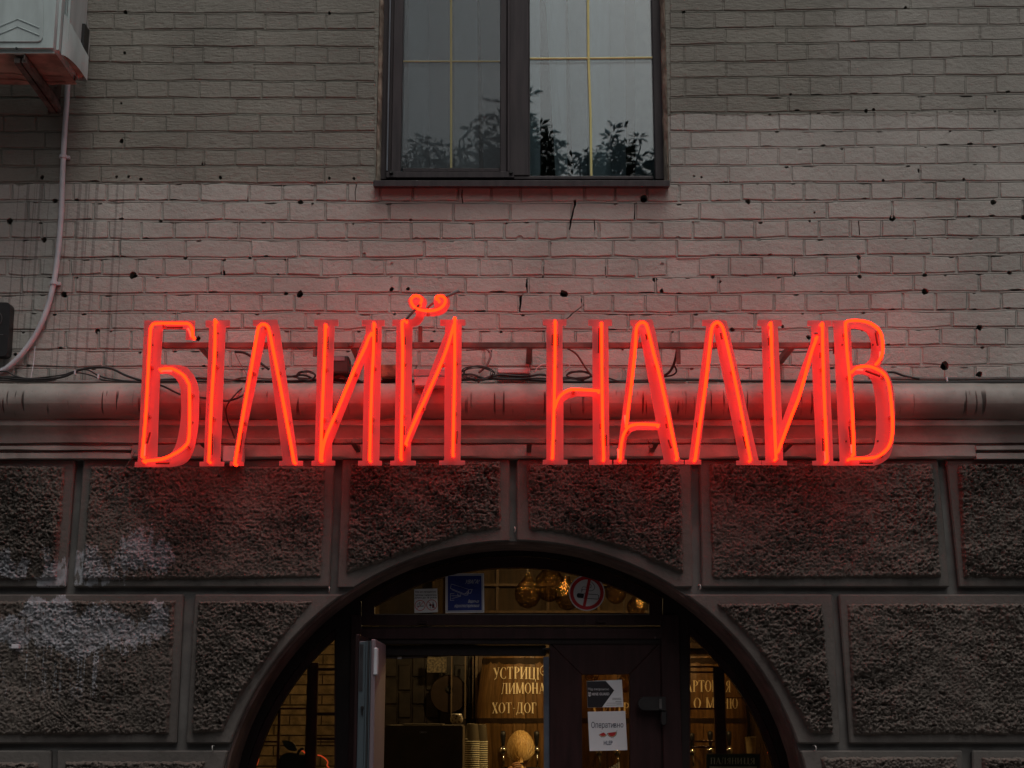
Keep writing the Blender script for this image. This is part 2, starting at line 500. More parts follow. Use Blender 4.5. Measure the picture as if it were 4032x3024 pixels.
PERPS = {  # photo x of the upright joints, row by row
    3: (447, 685, 808, 929, 1043, 1170, 1284, 1405, 2691, 2814, 2933, 3050, 3165, 3286, 3409, 3529, 3652, 3772, 3892, 4011),
    2: (462, 608, 767, 1002, 1243, 2849, 3089, 3335, 3585, 3833), 4: (517, 761, 1005, 1247, 2856, 3097, 3345, 3600, 3859),
    5: (434, 559, 679, 800, 914, 1040, 1161, 1287, 1411, 2694, 2817, 2933, 3058, 3179, 3300, 3420, 3540, 3662, 3785, 3905),
    6: (522, 761, 999, 1239, 2859, 3100, 3345, 3590, 3720, 3966),
    7: (415, 538, 661, 785, 905, 1030, 1155, 1279, 1405, 2697, 2823, 2940, 3066, 3189, 3310, 3430, 3555, 3678, 3801, 3921),
    8: (194, 444, 682, 932, 1182, 1243, 2862, 3105, 3350, 3623, 3879),
    9: (13, 142, 386, 523, 653, 770, 897, 1023, 1155, 1276, 1402, 2691, 2819, 2937, 3066, 3189, 3319, 3442, 3568, 3688, 3811, 3934),
    10: (175, 363, 488, 735, 990, 1234, 2720, 2990, 3370, 3616, 3870),
    11: (5, 132, 312, 436, 562, 691, 802, 926, 1043, 1161, 1281, 1414, 2694, 2830, 2943, 3066, 3196, 3322, 3442, 3565, 3688, 3811, 3934),
    12: (395, 767, 1011, 1276, 2869, 3118, 3370, 3623, 3879),
    13: (45, 170, 288, 420, 539, 664, 787, 980, 1112, 1241, 1368, 1497, 1625, 1802, 1934, 2049, 2171, 2303, 2422, 2548, 2673, 2794, 2920, 3047, 3166, 3299, 3429, 3558, 3681, 3807, 3937),
    14: (112, 366, 637, 881, 1136, 1281, 1531, 1785, 2008, 2249, 2503, 2755, 3001, 3257, 3513, 3765, 4027),
    15: (41, 163, 295, 427, 556, 685, 814, 939, 1071, 1244, 1363, 1497, 1619, 1737, 1863, 1985, 2114, 2236, 2358, 2483, 2605, 2728, 2849, 2972, 3098, 3225, 3348, 3471, 3600, 3726, 3859, 3985),
    16: (210, 471, 729, 986, 1173, 1421, 1670, 1914, 2164, 2415, 2664, 2914, 3166, 3412, 3668, 3930),
    17: (27, 156, 278, 400, 539, 749, 875, 1003, 1129, 1264, 1384, 1514, 1636, 1758, 1886, 2012, 2137, 2259, 2388, 2507, 2628, 2750, 2872, 2998, 3124, 3254, 3383, 3510, 3639, 3768, 3898, 4024),
    18: (85, 295, 566, 817, 1071, 1326, 1575, 1832, 2080, 2331, 2581, 2830, 3082, 3338, 3597, 3856),
    19: (129, 261, 393, 522, 651, 773, 902, 1027, 1159, 1281, 1404, 1534, 1653, 1792, 1914, 2042, 2168, 2293, 2412, 2541, 2664, 2793, 2914, 3047, 3173, 3299, 3425, 3555, 3684, 3811, 3943),
    20: (176, 434, 695, 953, 1203, 1459, 1714, 1961, 2215, 2473, 2724, 2972, 3231, 3490, 3749, 4002),
    21: (8, 134, 258, 386, 515, 640, 766, 890, 1015, 1140, 1266, 1390, 1515, 1640, 1765, 1890, 2015, 2140, 2265, 2390, 2515, 2641, 2671, 2797, 2924, 3050, 3190, 3315, 3445, 3574, 3704, 3840, 3963),
    22: (98, 407, 650, 905, 1150, 1400, 1650, 1905, 2090, 2345, 2600, 2860, 3111, 3370, 3629, 3891),
    23: (60, 190, 320, 448, 575, 700, 828, 950, 1078, 1200, 1330, 1455, 1580, 1700, 1830, 1955, 2080, 2205, 2330, 2456, 2580, 2706, 2830, 2955, 3080, 3210, 3335, 3460, 3590, 3715, 3840, 3970)}
def fill(lst, lo, hi, sp):
    out = []
    allp = [lst[0]]
    while allp[0] > lo: allp.insert(0, allp[0] - sp)
    allp += list(lst[1:])
    while allp[-1] < hi: allp.append(allp[-1] + sp)
    for a, b in zip(allp, allp[1:]):
        out.append(a)
        n = max(1, round((b - a) / sp))
        if b - a > 1.6 * sp:
            for k in range(1, n): out.append(a + (b - a) * k / n)
    out.append(allp[-1])
    return out

HOLES = [(494,46,8),(1297,53,7),(491,209,7),(478,407,5),(479,555,9),(459,696,6),(506,695,6),(554,705,7),(868,699,7),(1297,702,6),(1394,703,6),(800,645,9),
 (166,699,9),(216,790,10),(39,870,13),(173,943,12),(632,870,8),(729,1014,8),(983,1015,7),(879,1074,11),(525,1084,16),(251,1158,13),(1181,1158,16),(1125,1156,8),
 (1183,796,11),(1434,1003,8),(383,1304,12),(780,1333,10),(1542,1040,8),(1542,1139,9),(1607,1137,8),(2047,941,14),(2220,1156,17),(2606,1040,7),(2606,1145,8),
 (2659,1019,6),(2579,1101,10),(2537,782,16),(2692,47,7),(3565,30,6),(2733,693,5),(2762,697,5),(3478,710,6),(3796,706,6),(3620,673,9),(2946,793,11),
 (3207,836,5),(3188,870,6),(3514,859,12),(4031,855,12),(2660,1017,7),(3381,1012,9),(3126,1079,9),(3385,1088,9),(2808,1090,8),(2834,1109,7),(3642,1082,10),
 (3642,1147,14),(3976,1074,9),(2883,1299,9),(3185,1328,10),(3857,1290,12),(3720,1440,17),(3856,1474,13),(3082,1286,7),(3911,797,11),(1700,1345,7),(60,1395,8),
 (1930,1385,9),(3440,430,7),(3410,437,8)]
CRACKS = [([(2263,787),(2258,825),(2247,867),(2243,900),(2241,945)],6),([(2170,957),(2160,1000),(2140,1025),(2138,1092)],6),([(2075,1098),(2078,1150),(2050,1165),(2043,1228)],7),
 ([(2290,1175),(2297,1202),(2252,1235),(2230,1256)],7),([(2503,797),(2500,862)],9),([(2340,865),(2338,940)],4),([(1404,725),(1400,790)],3),([(3380,870),(3384,925)],4),
 ([(2386,1017),(2388,1092)],4),([(980,730),(975,795)],6),([(1620,1490),(1640,1440)],3),([(1640,738),(1690,742)],6),([(1820,745),(1822,800)],5)]
rc = random.Random(5)
cutm = M(); CB = []
def cutter(poly):
    xz = XZ(poly, 0)
    a = sum(xz[i][0] * xz[(i + 1) % len(xz)][1] - xz[(i + 1) % len(xz)][0] * xz[i][1] for i in range(len(xz)))
    if a < 0: xz = xz[::-1]
    cutm.prism([xz], -0.03, 0.055)
    xs = [q[0] for q in xz]; zs = [q[1] for q in xz]
    CB.append((min(xs), max(xs), min(zs), max(zs)))
for hx, hy, hr in HOLES:
    n = 9
    cutter([(hx + hr * rc.uniform(.75, 1.25) * math.cos(a * 2 * math.pi / n), hy + hr * rc.uniform(.75, 1.25) * math.sin(a * 2 * math.pi / n)) for a in range(n)])
for pts, w in CRACKS:
    L = []; Rr = []
    for i, (x, y) in enumerate(pts):
        for t in ((0, .5) if i < len(pts) - 1 else (0,)):
            if t: x2 = (x + pts[i + 1][0]) / 2 + rc.uniform(-5, 5); y2 = (y + pts[i + 1][1]) / 2
            else: x2, y2 = x, y
            ww = w * rc.uniform(.35, .8)
            L.append((x2 - ww, y2 + ww * .3)); Rr.append((x2 + ww, y2 - ww * .3))
    cutter(L + Rr[::-1])
USED = []
for _ in range(520):                             # small knocked-out corners along the joints of the older, lower coat
    k = rc.randint(13, 23); x = rc.uniform(-20, 4060)
    if _ % 8 == 0: k = rc.randint(8, 12); x = rc.uniform(3000, 4060)
    y = bed(k, x) + rc.choice((-7, 7, 6))
    w = rc.choice((rc.uniform(5, 14), rc.uniform(10, 42))); h = rc.uniform(1.6, 4.2) if w > 14 else rc.uniform(2, 6)
    if any(abs(x - c[0]) < 45 and abs(y - c[1]) < 40 for c in HOLES) or any(abs(x - q[0]) < 60 and abs(y - q[1]) < 30 for q in USED) or any(abs(x - c[0][len(c[0]) // 2][0]) < 70 and abs(y - c[0][len(c[0]) // 2][1]) < 75 for c in CRACKS): continue
    USED.append((x, y))
    cutter([(x - w, y), (x - w * .3, y + h), (x + w * .5, y + h * .7), (x + w, y), (x + w * .4, y - h), (x - w * .5, y - h * .6)])
cut_me = bpy.data.meshes.new('cut'); cut_me.from_pydata(cutm.v, [], cutm.f)
cut_ob = bpy.data.objects.new('cut', cut_me); COL.objects.link(cut_ob)

def overlaps(o):
    c = WL[o.name]
    xs = [v.co.x + c.x for v in o.data.vertices]; zs = [v.co.z + c.z for v in o.data.vertices]
    a, b, d, e = min(xs), max(xs), min(zs), max(zs)
    return any(q[0] < b and q[1] > a and q[2] < e and q[3] > d for q in CB)

wall = thing('brick_wall', 'painted beige brick wall above the moulded cornice, chipped and full of drill holes', 'wall', (0, 0, P(2016, 1512, 0).z))
bricks = []
WINX = (1478, 2636)
for k in range(0, 24):
    stret = k % 2 == 0
    base_k = k if k in PERPS else (2 if stret else 3)
    sp = 250 if stret else 124
    ps = fill(list(PERPS[base_k]), -620, 4660, sp)
    lower = k >= 13
    for a, b in zip(ps, ps[1:]):
        segs = [(a, b)]
        if k < 13:
            segs = []
            if a < WINX[0]: segs.append((a, min(b, WINX[0])))
            if b > WINX[1]: segs.append((max(a, WINX[1]), b))
        for x0, x1 in segs:
            if x1 - x0 < 14: continue
            gx = 3.8 if lower else 2.0
            gy = 4.4 if lower else 2.8
            j = 1.5 if lower else 0.7
            r = lambda: rc.uniform(-j, j)
            x0_ = x0 + gx; x1_ = x1 - gx
            nxs = 3 if x1 - x0 > 160 else 2
            top = []; bot = []
            for i in range(nxs + 1):
                x = x0_ + (x1_ - x0_) * i / nxs
                bot.append((x + (r() if 0 < i < nxs else 0), bed(k + 1, x) - gy + r()))
                top.append((x + (r() if 0 < i < nxs else 0), bed(k, x) + gy + r()))
            cc = rc.uniform(1.5, 5) if lower else 1.5
            bot[0] = (bot[0][0] + r(), bot[0][1] - cc * rc.random()); bot[-1] = (bot[-1][0] + r(), bot[-1][1] - cc * rc.random())
            lp = bot + [(x1_ + r(), (bot[-1][1] + top[-1][1]) / 2)] + top[::-1] + [(x0_ + r(), (bot[0][1] + top[0][1]) / 2)]
            cx = sum(p[0] for p in lp) / len(lp); cy = sum(p[1] for p in lp) / len(lp)
            yf = rc.uniform(-0.0022, 0.0016)
            def ring(ins, Y):
                o_ = []
                for px_, py_ in lp:
                    dx = math.copysign(min(ins, abs(px_ - cx)), cx - px_) if abs(px_ - cx) > 25 else 0
                    dy = math.copysign(ins, cy - py_) if abs(py_ - cy) > 12 else 0
                    q = P(px_ + dx, py_ + dy, 0); o_.append((q.x, Y, q.z))
                return o_
            n = len(lp)
            vs_ = ring(3.2, yf) + ring(0.6, yf + 0.0035) + ring(0, 0.03)
            fs = [tuple(range(n))]
            for L in range(2):
                for i in range(n):
                    i2 = (i + 1) % n
                    fs.append((L * n + i, (L + 1) * n + i, (L + 1) * n + i2, L * n + i2))
            fs.append(tuple(2 * n + i for i in range(n - 1, -1, -1)))
            bricks.append((x1 - x0, k, M().add(vs_, fs), (x0 + x1) / 2))
# the 300 that show largest become parts of their own; the rest is one joined part
def vis(t):
    y = bed(t[1], t[3])
    off = (t[3] < 0 or t[3] > 4032 or y < -20)
    beh = (t[3] < 330 and y < 250)
    return -(t[0] * (0.05 if off or beh else 1))
bricks.sort(key=vis)
made = []
for w, k, m_, cx in bricks[:296]:
    made.append(m_.build('brick', MB, wall))
rest = M()
for w, k, m_, cx in bricks[296:]: rest.add(m_.v, m_.f)
ro = rest.build('small_brick', MB, wall, kind='stuff')
# mortar bed behind the bricks, then the raised pointing in every joint
zt = P(0, -170, 0).z; zb = P(0, 1560, 0).z
wx0 = P(WINX[0], 700, 0).x; wx1 = P(WINX[1], 700, 0).x; wzb = P(0, 728, 0).z
slabs = []
zs_ = [zt] + [P(2016, float(np.mean(BEDS[k])) + 36, 0).z for k in range(1, 24)] + [zb]
zs_ = sorted([z for z in zs_ if abs(z - wzb) > .02] + [wzb], reverse=True)
for za, zb_k in zip(zs_, zs_[1:]):
    for xa, xb in (((-2.6, wx0), (wx1, 2.6)) if zb_k >= wzb - 1e-6 else ((-2.6, -.9), (-.9, .9), (.9, 2.6))):
        slabs.append(M().box(xa, xb, 0.0065 if zb_k < Z718 else 0.0048, 0.05, zb_k, za).build('mortar', MB, wall))
joints = []
for k in range(1, 24):
    m_ = M()
    lower = k >= 13
    hw = 2.5 if lower else 1.9
    for (xa, xb) in ([(-620, 4680)] if k >= 14 else [(-620, WINX[0]), (WINX[1], 4680)]):
        x = xa
        while x < xb:
            L = rc.uniform(500, 1300) if not lower else rc.uniform(260, 900)
            xe = min(xb, x + L)
            pts = np.linspace(x, xe, max(2, int((xe - x) / 70) + 1))
            up_ = []; dn_ = []
            for q in pts:
                yy = bed(k, q) + rc.uniform(-.5, .5)
                up_.append((q, yy - hw)); dn_.append((q, yy + hw))
            m_.prism([XZ(dn_ + up_[::-1], 0)], 0.0015 + (0.0008 if lower else 0), 0.012)
            x = xe + (rc.uniform(5, 45) if lower else rc.uniform(0, 4))
    joints.append(m_.build('bed_joint', MB, wall))
m_ = M()
for k in range(0, 24):
    stret = k % 2 == 0
    ps = fill(list(PERPS[k if k in PERPS else (2 if stret else 3)]), -620, 4660, 250 if stret else 124)
    for x in ps:
        if k < 13 and WINX[0] - 10 < x < WINX[1] + 10: continue
        lower = k >= 13
        if rc.random() < (0.22 if lower else 0.05): continue
        hw = 2.0; y0 = bed(k, x) + 5; y1 = bed(k + 1, x) - 5
        if lower and rc.random() < .3: y0 += rc.uniform(5, 25)
        m_.prism([XZ([(x - hw, y1), (x + hw, y1), (x + hw + rc.uniform(-1, 1), y0), (x - hw + rc.uniform(-1, 1), y0)], 0)], 0.002, 0.012)
pj = m_.build('upright_joint', MB, wall, kind='stuff')
dg = None
todo = [o for o in made + [ro] + slabs + joints if overlaps(o)]
for o in todo:
    md = o.modifiers.new('b', 'BOOLEAN'); md.operation = 'DIFFERENCE'; md.object = cut_ob; md.solver = 'EXACT'
bpy.context.view_layer.update()
dg = bpy.context.evaluated_depsgraph_get()
for o in todo:
    nm = bpy.data.meshes.new_from_object(o.evaluated_get(dg))
    old = o.data; o.modifiers.clear()
    ok = len(nm.vertices) > 8
    if ok:
        vols = []
        for me_ in (old, nm):
            b_ = bmesh.new(); b_.from_mesh(me_); vols.append(abs(b_.calc_volume(signed=True))); b_.free()
        dims = [[max(v.co[i] for v in me_.vertices) - min(v.co[i] for v in me_.vertices) for i in (0, 1, 2)] for me_ in (old, nm)]
        ok = vols[1] > .7 * vols[0] and vols[1] <= 1.01 * vols[0] and all(dims[1][i] > .93 * dims[0][i] for i in (0, 1, 2))
    if ok: o.data = nm; nm.name = o.name
    elif len(o.data.vertices) < 60:                  # a second try, one cutter at a time, is not worth it: shave the brick back instead
        pass
bpy.data.objects.remove(cut_ob)
zwt = P(0, -470, 0).z
for xa, xb, za, zb_k in ((-8, -2.6, zb, 9.0), (2.6, 8, zb, 9.0), (-2.6, wx0, zt, zwt), (wx1, 2.6, zt, zwt), (-2.6, 2.6, zwt, 9.0)):
    M().box(xa, xb, 0.0065, 0.42, za, zb_k).build('painted_masonry', MB, wall)
# dark masonry core behind the mortar, seen only at the bottom of the holes
core = M()
core.prism([[(-2.6, zb), (2.6, zb), (2.6, zt), (wx1 + .02, zt), (wx1 + .02, wzb - .02), (wx0 - .02, wzb - .02), (wx0 - .02, zt), (-2.6, zt)]], 0.075, 0.42)
core.build('masonry_core', MGAP, wall)
MREV = mat('broken_reveal_plaster', (0.34, 0.28, 0.22), 0.9, var=0.3, sc=12, bd=.008, bsc=18, bs=1)
for side in (0, 1):
    m_ = M(); xs = WINX[side]; s_ = 1 if side else -1
    xa = P(xs, 700, 0).x
    n = 40; vs_ = []; fs = []
    for i in range(n + 1):
        z = wzb + (zt - wzb) * i / n
        e = rc.uniform(0, .006)
        vs_ += [(xa - s_ * (.002 + e), 0.001, z), (xa - s_ * (.013 + rc.uniform(0, .004)), 0.03, z), (xa - s_ * .016, .13, z), (xa + s_ * .02, .13, z), (xa + s_ * .004, 0.02, z)]
    for i in range(n):
        for q in range(5):
            a = i * 5 + q; b = i * 5 + (q + 1) % 5
            fs.append((a, b, b + 5, a + 5))
    m_.add(vs_, fs); m_.build('plaster_reveal', MREV, wall)

# ---------------------------------------------------------------- cornice
corn = thing('cornice', 'moulded plaster cornice with a fat half-round band behind the red letters', 'cornice', (0, -0.1, P(2016, 1805, -.07).z))
def zp(py, Y): return P(2016, py, Y).z
def sweep(prof, x0, x1, name, mt, nx=90, wob=0.0015):
    vs_ = []; fs = []; n = len(prof)
    for i in range(nx + 1):
        x = x0 + (x1 - x0) * i / nx
        for j, (y, z) in enumerate(prof):
            w1 = wob * (math.sin(x * 9 + j) + math.sin(x * 23 + j * 2.0)) if 0 < j < n - 1 else 0
            vs_.append((x, y + w1 * .6, z + w1))
    for i in range(nx):
        for j in range(n - 1):
            a = i * n + j; fs.append((a, a + 1, a + 1 + n, a + n))
    fs.append(tuple(range(n))[::-1]); fs.append(tuple(nx * n + j for j in range(n)))
    return M().add(vs_, fs).build(name, mt, corn, smooth=True)
zt0 = zp(1508, -0.11); zc = zp(1578, -0.13); rr_ = 0.078
tor = [(0.02, zt0 + .006), (0.0, zt0 + .006), (-0.07, zt0)]
for i in range(17):
    a = R(100 + 190 * i / 16 - 10)
    tor.append((-0.105 + rr_ * math.cos(a), zc + rr_ * math.sin(a)))
tor += [(-0.055, zp(1652, -.11)), (0.02, zp(1652, -.11))]
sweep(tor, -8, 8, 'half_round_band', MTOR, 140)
z1, z2 = zp(1652, -.118), zp(1675, -.118)
cav = [(0.02, z1), (-.118, z1), (-.120, z2)]
zq = zp(1742, -.075)
for i in range(9):
    t = i / 8 * math.pi / 2
    cav.append((-0.112 + 0.040 * math.sin(t), z2 - .0 + (zq - z2) * (1 - math.cos(t))))
cav += [(-0.050, zq), (-0.050, zp(1757, -.06)), (0.02, zp(1757, -.06))]
sweep(cav, -8, 8, 'cove', MCORN)
xa, xb = P(520, 1780, -.07).x, P(3840, 1780, -.07).x
lowA = [(0.02, zp(1756, -.086)), (-.086, zp(1756, -.086)), (-.088, zp(1770, -.088)), (-.060, zp(1771, -.088)), (-.060, zp(1783, -.07)), (-.080, zp(1783, -.08)), (-.082, zp(1805, -.082)), (.02, zp(1806, -.082))]
lowB = [(0.02, zp(1752, -.075)), (-.075, zp(1752, -.075)), (-.078, zp(1795, -.078)), (-.070, zp(1803, -.075)), (.02, zp(1803, -.075))]
sweep(lowA, -8, xa, 'lower_fillet', MCORN, 40); sweep(lowA, xb, 8, 'lower_fillet', MCORN, 30); sweep(lowB, xa, xb, 'plain_band', MCORN, 60)

# ---------------------------------------------------------------- rusticated stone storey
ACX, ACY, AR = 2025.0, 3308.0, 1180.0
def archpt(x, r=AR, cy=ACY):                   # photo y of the arch at photo x
    return cy - math.sqrt(max(0, r * r - (x - ACX) ** 2))
def archx(y, s, r=AR, cy=ACY):
    return ACX + s * math.sqrt(max(0, r * r - (cy - y) ** 2))
YS = -0.05
def arcseg(xa, xb, n=14, r=AR, cy=ACY):
    return [(xa + (xb - xa) * i / n, archpt(xa + (xb - xa) * i / n, r, cy)) for i in range(n + 1)]
def arcsy(ya, yb, s, n=10, r=AR, cy=ACY):
    return [(archx(ya + (yb - ya) * i / n, s, r, cy), ya + (yb - ya) * i / n) for i in range(n + 1)]
def np_perlin(x, y, seed):
    rs = np.random.RandomState(seed); G = rs.rand(256) * 2 * np.pi; Pm = rs.permutation(256)
    xi = np.floor(x).astype(int); yi = np.floor(y).astype(int); xf = x - xi; yf = y - yi
    u = xf ** 3 * (xf * (xf * 6 - 15) + 10); v = yf ** 3 * (yf * (yf * 6 - 15) + 10)
    def g(ix, iy, fx, fy):
        a = G[Pm[(Pm[ix & 255] + iy) & 255]]
        return np.cos(a) * fx + np.sin(a) * fy
    n00 = g(xi, yi, xf, yf); n10 = g(xi + 1, yi, xf - 1, yf); n01 = g(xi, yi + 1, xf, yf - 1); n11 = g(xi + 1, yi + 1, xf - 1, yf - 1)
    return (n00 * (1 - u) + n10 * u) * (1 - v) + (n01 * (1 - u) + n11 * u) * v
def rough_face(poly, parent, amp=1.0, res=0.0040, coarse=1.0):
    xz = np.array(XZ(poly, YS))
    x0, z0 = xz.min(0) - .006; x1, z1 = xz.max(0) + .006
    nx = int((x1 - x0) / res) + 2; nz = int((z1 - z0) / res) + 2
    gx, gz = np.meshgrid(np.linspace(x0, x1, nx), np.linspace(z0, z1, nz), indexing='ij')
    n = len(xz); inside = np.zeros(gx.shape, bool); d = np.full(gx.shape, 9.0)
    for i in range(n):
        ax, az = xz[i]; bx, bz = xz[(i + 1) % n]
        if abs(bz - az) > 1e-9:
            c = ((az > gz) != (bz > gz)) & (gx < (bx - ax) * (gz - az) / (bz - az) + ax)
            inside ^= c
        L2 = (bx - ax) ** 2 + (bz - az) ** 2 + 1e-12
        t = np.clip(((gx - ax) * (bx - ax) + (gz - az) * (bz - az)) / L2, 0, 1)
        d = np.minimum(d, np.hypot(gx - ax - t * (bx - ax), gz - az - t * (bz - az)))
    d = np.where(inside, d, -d)
    d = d + 0.006 * np_perlin(gx * 45, gz * 45, 3) + 0.004 * np_perlin(gx * 110, gz * 110, 4)
    wx = gx + 0.006 * np_perlin(gx * 60, gz * 60, 11); wz = gz + 0.005 * np_perlin(gx * 60, gz * 60, 12)
    f = 46 / coarse
    h = 1.3 * np.abs(np_perlin(wx * f, wz * f * 1.35, 21)) + 1.5 * np.abs(np_perlin(wx * f * 2.1, wz * f * 2.9, 22)) + 1.2 * np.abs(np_perlin(wx * f * 3.7, wz * f * 4.6, 23))
    h += 0.9 * np_perlin(gx * 5, gz * 5, 24)
    pit = np_perlin(wx * f * .8, wz * f * 1.0, 25)
    h -= 1.2 * np.clip(pit - 0.25, 0, 1) * 3 + 3.0 * np.clip(np_perlin(wx * f * 1.9, wz * f * 2.6, 26) - 0.22, 0, 1)
    h = h * (0.75 + 0.9 * np.clip(np_perlin(gx * 3.1, gz * 4.3, 31) + 0.25, 0, 1)) + 0.9 * np_perlin(gx * 11, gz * 13, 32)
    edge = np.clip(d / 0.012, 0, 1); edge = edge * edge * (3 - 2 * edge)
    Y = YS + 0.006 - edge * (0.018 + 0.016 * amp * h)
    Y += (1 - edge) * 0.004
    vid = np.arange(nx * nz).reshape(nx, nz)
    keep = (d[:-1, :-1] > -0.001) & (d[1:, 1:] > -0.001)
    a = vid[:-1, :-1][keep]; b = vid[1:, :-1][keep]; c = vid[1:, 1:][keep]; e = vid[:-1, 1:][keep]
    V = np.stack([gx.ravel(), Y.ravel(), gz.ravel()], 1)
    F = np.stack([a, b, c, e], 1)
    used = np.unique(F); remap = np.full(nx * nz, -1); remap[used] = np.arange(len(used))
    V = V[used]; F = remap[F]
    ctr = (V.min(0) + V.max(0)) / 2; V = V - ctr
    me = bpy.data.meshes.new('rough_face')
    me.vertices.add(len(V)); me.vertices.foreach_set('co', V.astype(np.float32).ravel())
    me.loops.add(F.size); me.loops.foreach_set('vertex_index', F.astype(np.int32).ravel())
    me.polygons.add(len(F)); me.polygons.foreach_set('loop_start', np.arange(0, F.size, 4, dtype=np.int32))
    try: me.polygons.foreach_set('loop_total', np.full(len(F), 4, dtype=np.int32))
    except Exception: pass
    me.update(calc_edges=True)
    me.polygons.foreach_set('use_smooth', [True] * len(F))
    me.materials.append(MROUGH)
    o = bpy.data.objects.new('rough_face', me); COL.objects.link(o)
    c = Vector(ctr); o.parent = parent; o.location = c - WL[parent.name]; WL[o.name] = c
    return o

sw = thing('stone_wall', 'dark rusticated stone storey with rough blocks round the arched entrance', 'wall', (0, YS, 0))
def block(slabpoly, roughpoly, label=None, amp=1.0, coarse=1.0):
    m_ = M(); m_.prism([XZ(slabpoly, YS)], YS, -0.018)
    nv = len(slabpoly)
    m_.bevel(0.006, 1, 50)
    s_ = m_.build('stone_block', MSLAB, sw, label=label)
    if roughpoly: rough_face(roughpoly, s_, amp, coarse=coarse)
T, G1, G2, G3, G4 = 1808, 2312, 2340, 2928, 2955
block([(-420, T), (295, T), (257, G1), (-420, G1)], [(-410, 1828), (263, 1834), (227, 2286), (-410, 2286)], 'rough stone block with pale wash stains at the left edge')
block([(327, T), (1317, T), (1297, G1), (287, G1)], [(357, 1832), (1285, 1834), (1268, 2276), (800, 2284), (319, 2288)], amp=.75)
block([(1349, T), (2006, T)] + arcseg(2006, archx(G1, -1)) + [(1329, G1)],
      [(1379, 1822), (1972, 1815), (1978, 2088), (1851, 2097), (1721, 2141), (1605, 2177), (1489, 2220), (1359, 2265)], amp=1.15, coarse=.95)
block([(2035, T), (2719, T), (2728, G1)] + arcseg(archx(G1, 1), 2035),
      [(2068, 1822), (2683, 1819), (2694, 2262), (2574, 2213), (2430, 2155), (2285, 2119), (2180, 2094), (2079, 2090)], amp=1.15, coarse=.95)
block([(2755, T), (3694, T), (3741, G1), (2764, G1)], [(2788, 1822), (3674, 1822), (3710, 2276), (2800, 2283)], amp=.75)
block([(3725, T), (4450, T), (4450, G1), (3777, G1)], [(3765, 1824), (4440, 1824), (4440, 2279), (3789, 2279)])
block([(-420, G2), (722, G2), (694, G3), (-420, G3)], [(-410, 2363), (694, 2363), (670, 2893), (-410, 2898)], 'big stone block splashed with pale paint that has run down', amp=.8)
block([(766, G2), (archx(G2, -1), G2)] + arcsy(G2, G3, -1)[1:] + [(730, G3)],
      [(778, 2363), (1241, 2363), (1173, 2442), (1100, 2530), (1037, 2618), (958, 2729), (878, 2887), (754, 2889)], amp=1.2, coarse=1.05)
block([(archx(G2, 1), G2), (3278, G2), (3310, G3)] + arcsy(G3, G2, 1)[:-1],
      [(2812, 2374), (3239, 2374), (3286, 2893), (3191, 2893), (3119, 2770), (3031, 2618), (2935, 2498)], amp=1.25, coarse=1.1)
block([(3302, G2), (4450, G2), (4450, G3), (3346, G3)], [(3330, 2374), (4440, 2374), (4440, 2894), (3358, 2896)], amp=.95)
block([(-420, G4), (200, G4), (196, 3540), (-420, 3540)], [(-410, 2997), (156, 2997), (152, 3500), (-410, 3500)], coarse=.8)
block([(223, G4), (archx(G4, -1), G4)] + arcsy(G4, 3308, -1)[1:] + [(845, 3540), (215, 3540)], [(255, 2994), (812, 2994), (790, 3100), (780, 3500), (250, 3500)], coarse=.8)
block([(archx(G4, 1), G4), (3790, G4), (3800, 3540), (3205, 3540)] + arcsy(3308, G4, 1)[:-1], [(3223, 2977), (3773, 2977), (3780, 3500), (3265, 3500), (3255, 3100)], coarse=.8)
block([(3829, G4), (4450, G4), (4450, 3540), (3840, 3540)], [(3862, 2980), (4440, 2980), (4440, 3500), (3870, 3500)], coarse=.8)
gz = P(0, 3570, YS).z
for x0, x1 in ((-2.35, P(845, 3540, YS).x), (P(3205, 3540, YS).x, 2.35)):
    M().box(x0, x1, YS, -.018, 0.02, gz).bevel(.006).build('stone_block', MSLAB, sw)
# wall core: the recessed groove plane with the arched opening cut through it
arc_px = [(archx(3308, -1), 3308)] + arcseg(ACX - 1170, ACX + 1170, 60) + [(archx(3308, 1), 3308)]
arcw = XZ(arc_px, YS)
al, ar_ = arcw[0][0], arcw[-1][0]
ztop = P(0, 1800, -.03).z
corep = [(-8, 0), (al, 0)] + arcw + [(ar_, 0), (8, 0), (8, ztop), (-8, ztop)]
MREVEAL = mat('brown_reveal_plaster', (0.13, 0.085, 0.075), 0.85, var=0.25, sc=8, bd=.004, bsc=40)
MGROOVE = mat('groove_paint', (0.135, 0.13, 0.125), 0.85, var=0.2, sc=6, bd=.003, bsc=40)
m_ = M().prism([corep[::-1]], -0.0185, 0.23)
m_.build('wall_core', MGROOVE, sw)
inner = [(x * .9985, z - .002) for x, z in arcw]
m_ = M(); vs_ = []; fs = []
pts = [(al, 0)] + arcw + [(ar_, 0)]
for x, z in pts:
    k = .992
    vs_ += [(x, -0.012, z), (x * k, -0.010, (z - 1.0) * k + 1.0), (x * k, 0.235, (z - 1.0) * k + 1.0), (x, 0.235, z)]
for i in range(len(pts) - 1):
    for q in range(3):
        a = i * 4 + q; fs.append((a, a + 1, a + 5, a + 4))
m_.add(vs_, fs).build('arch_reveal', MREVEAL, sw)

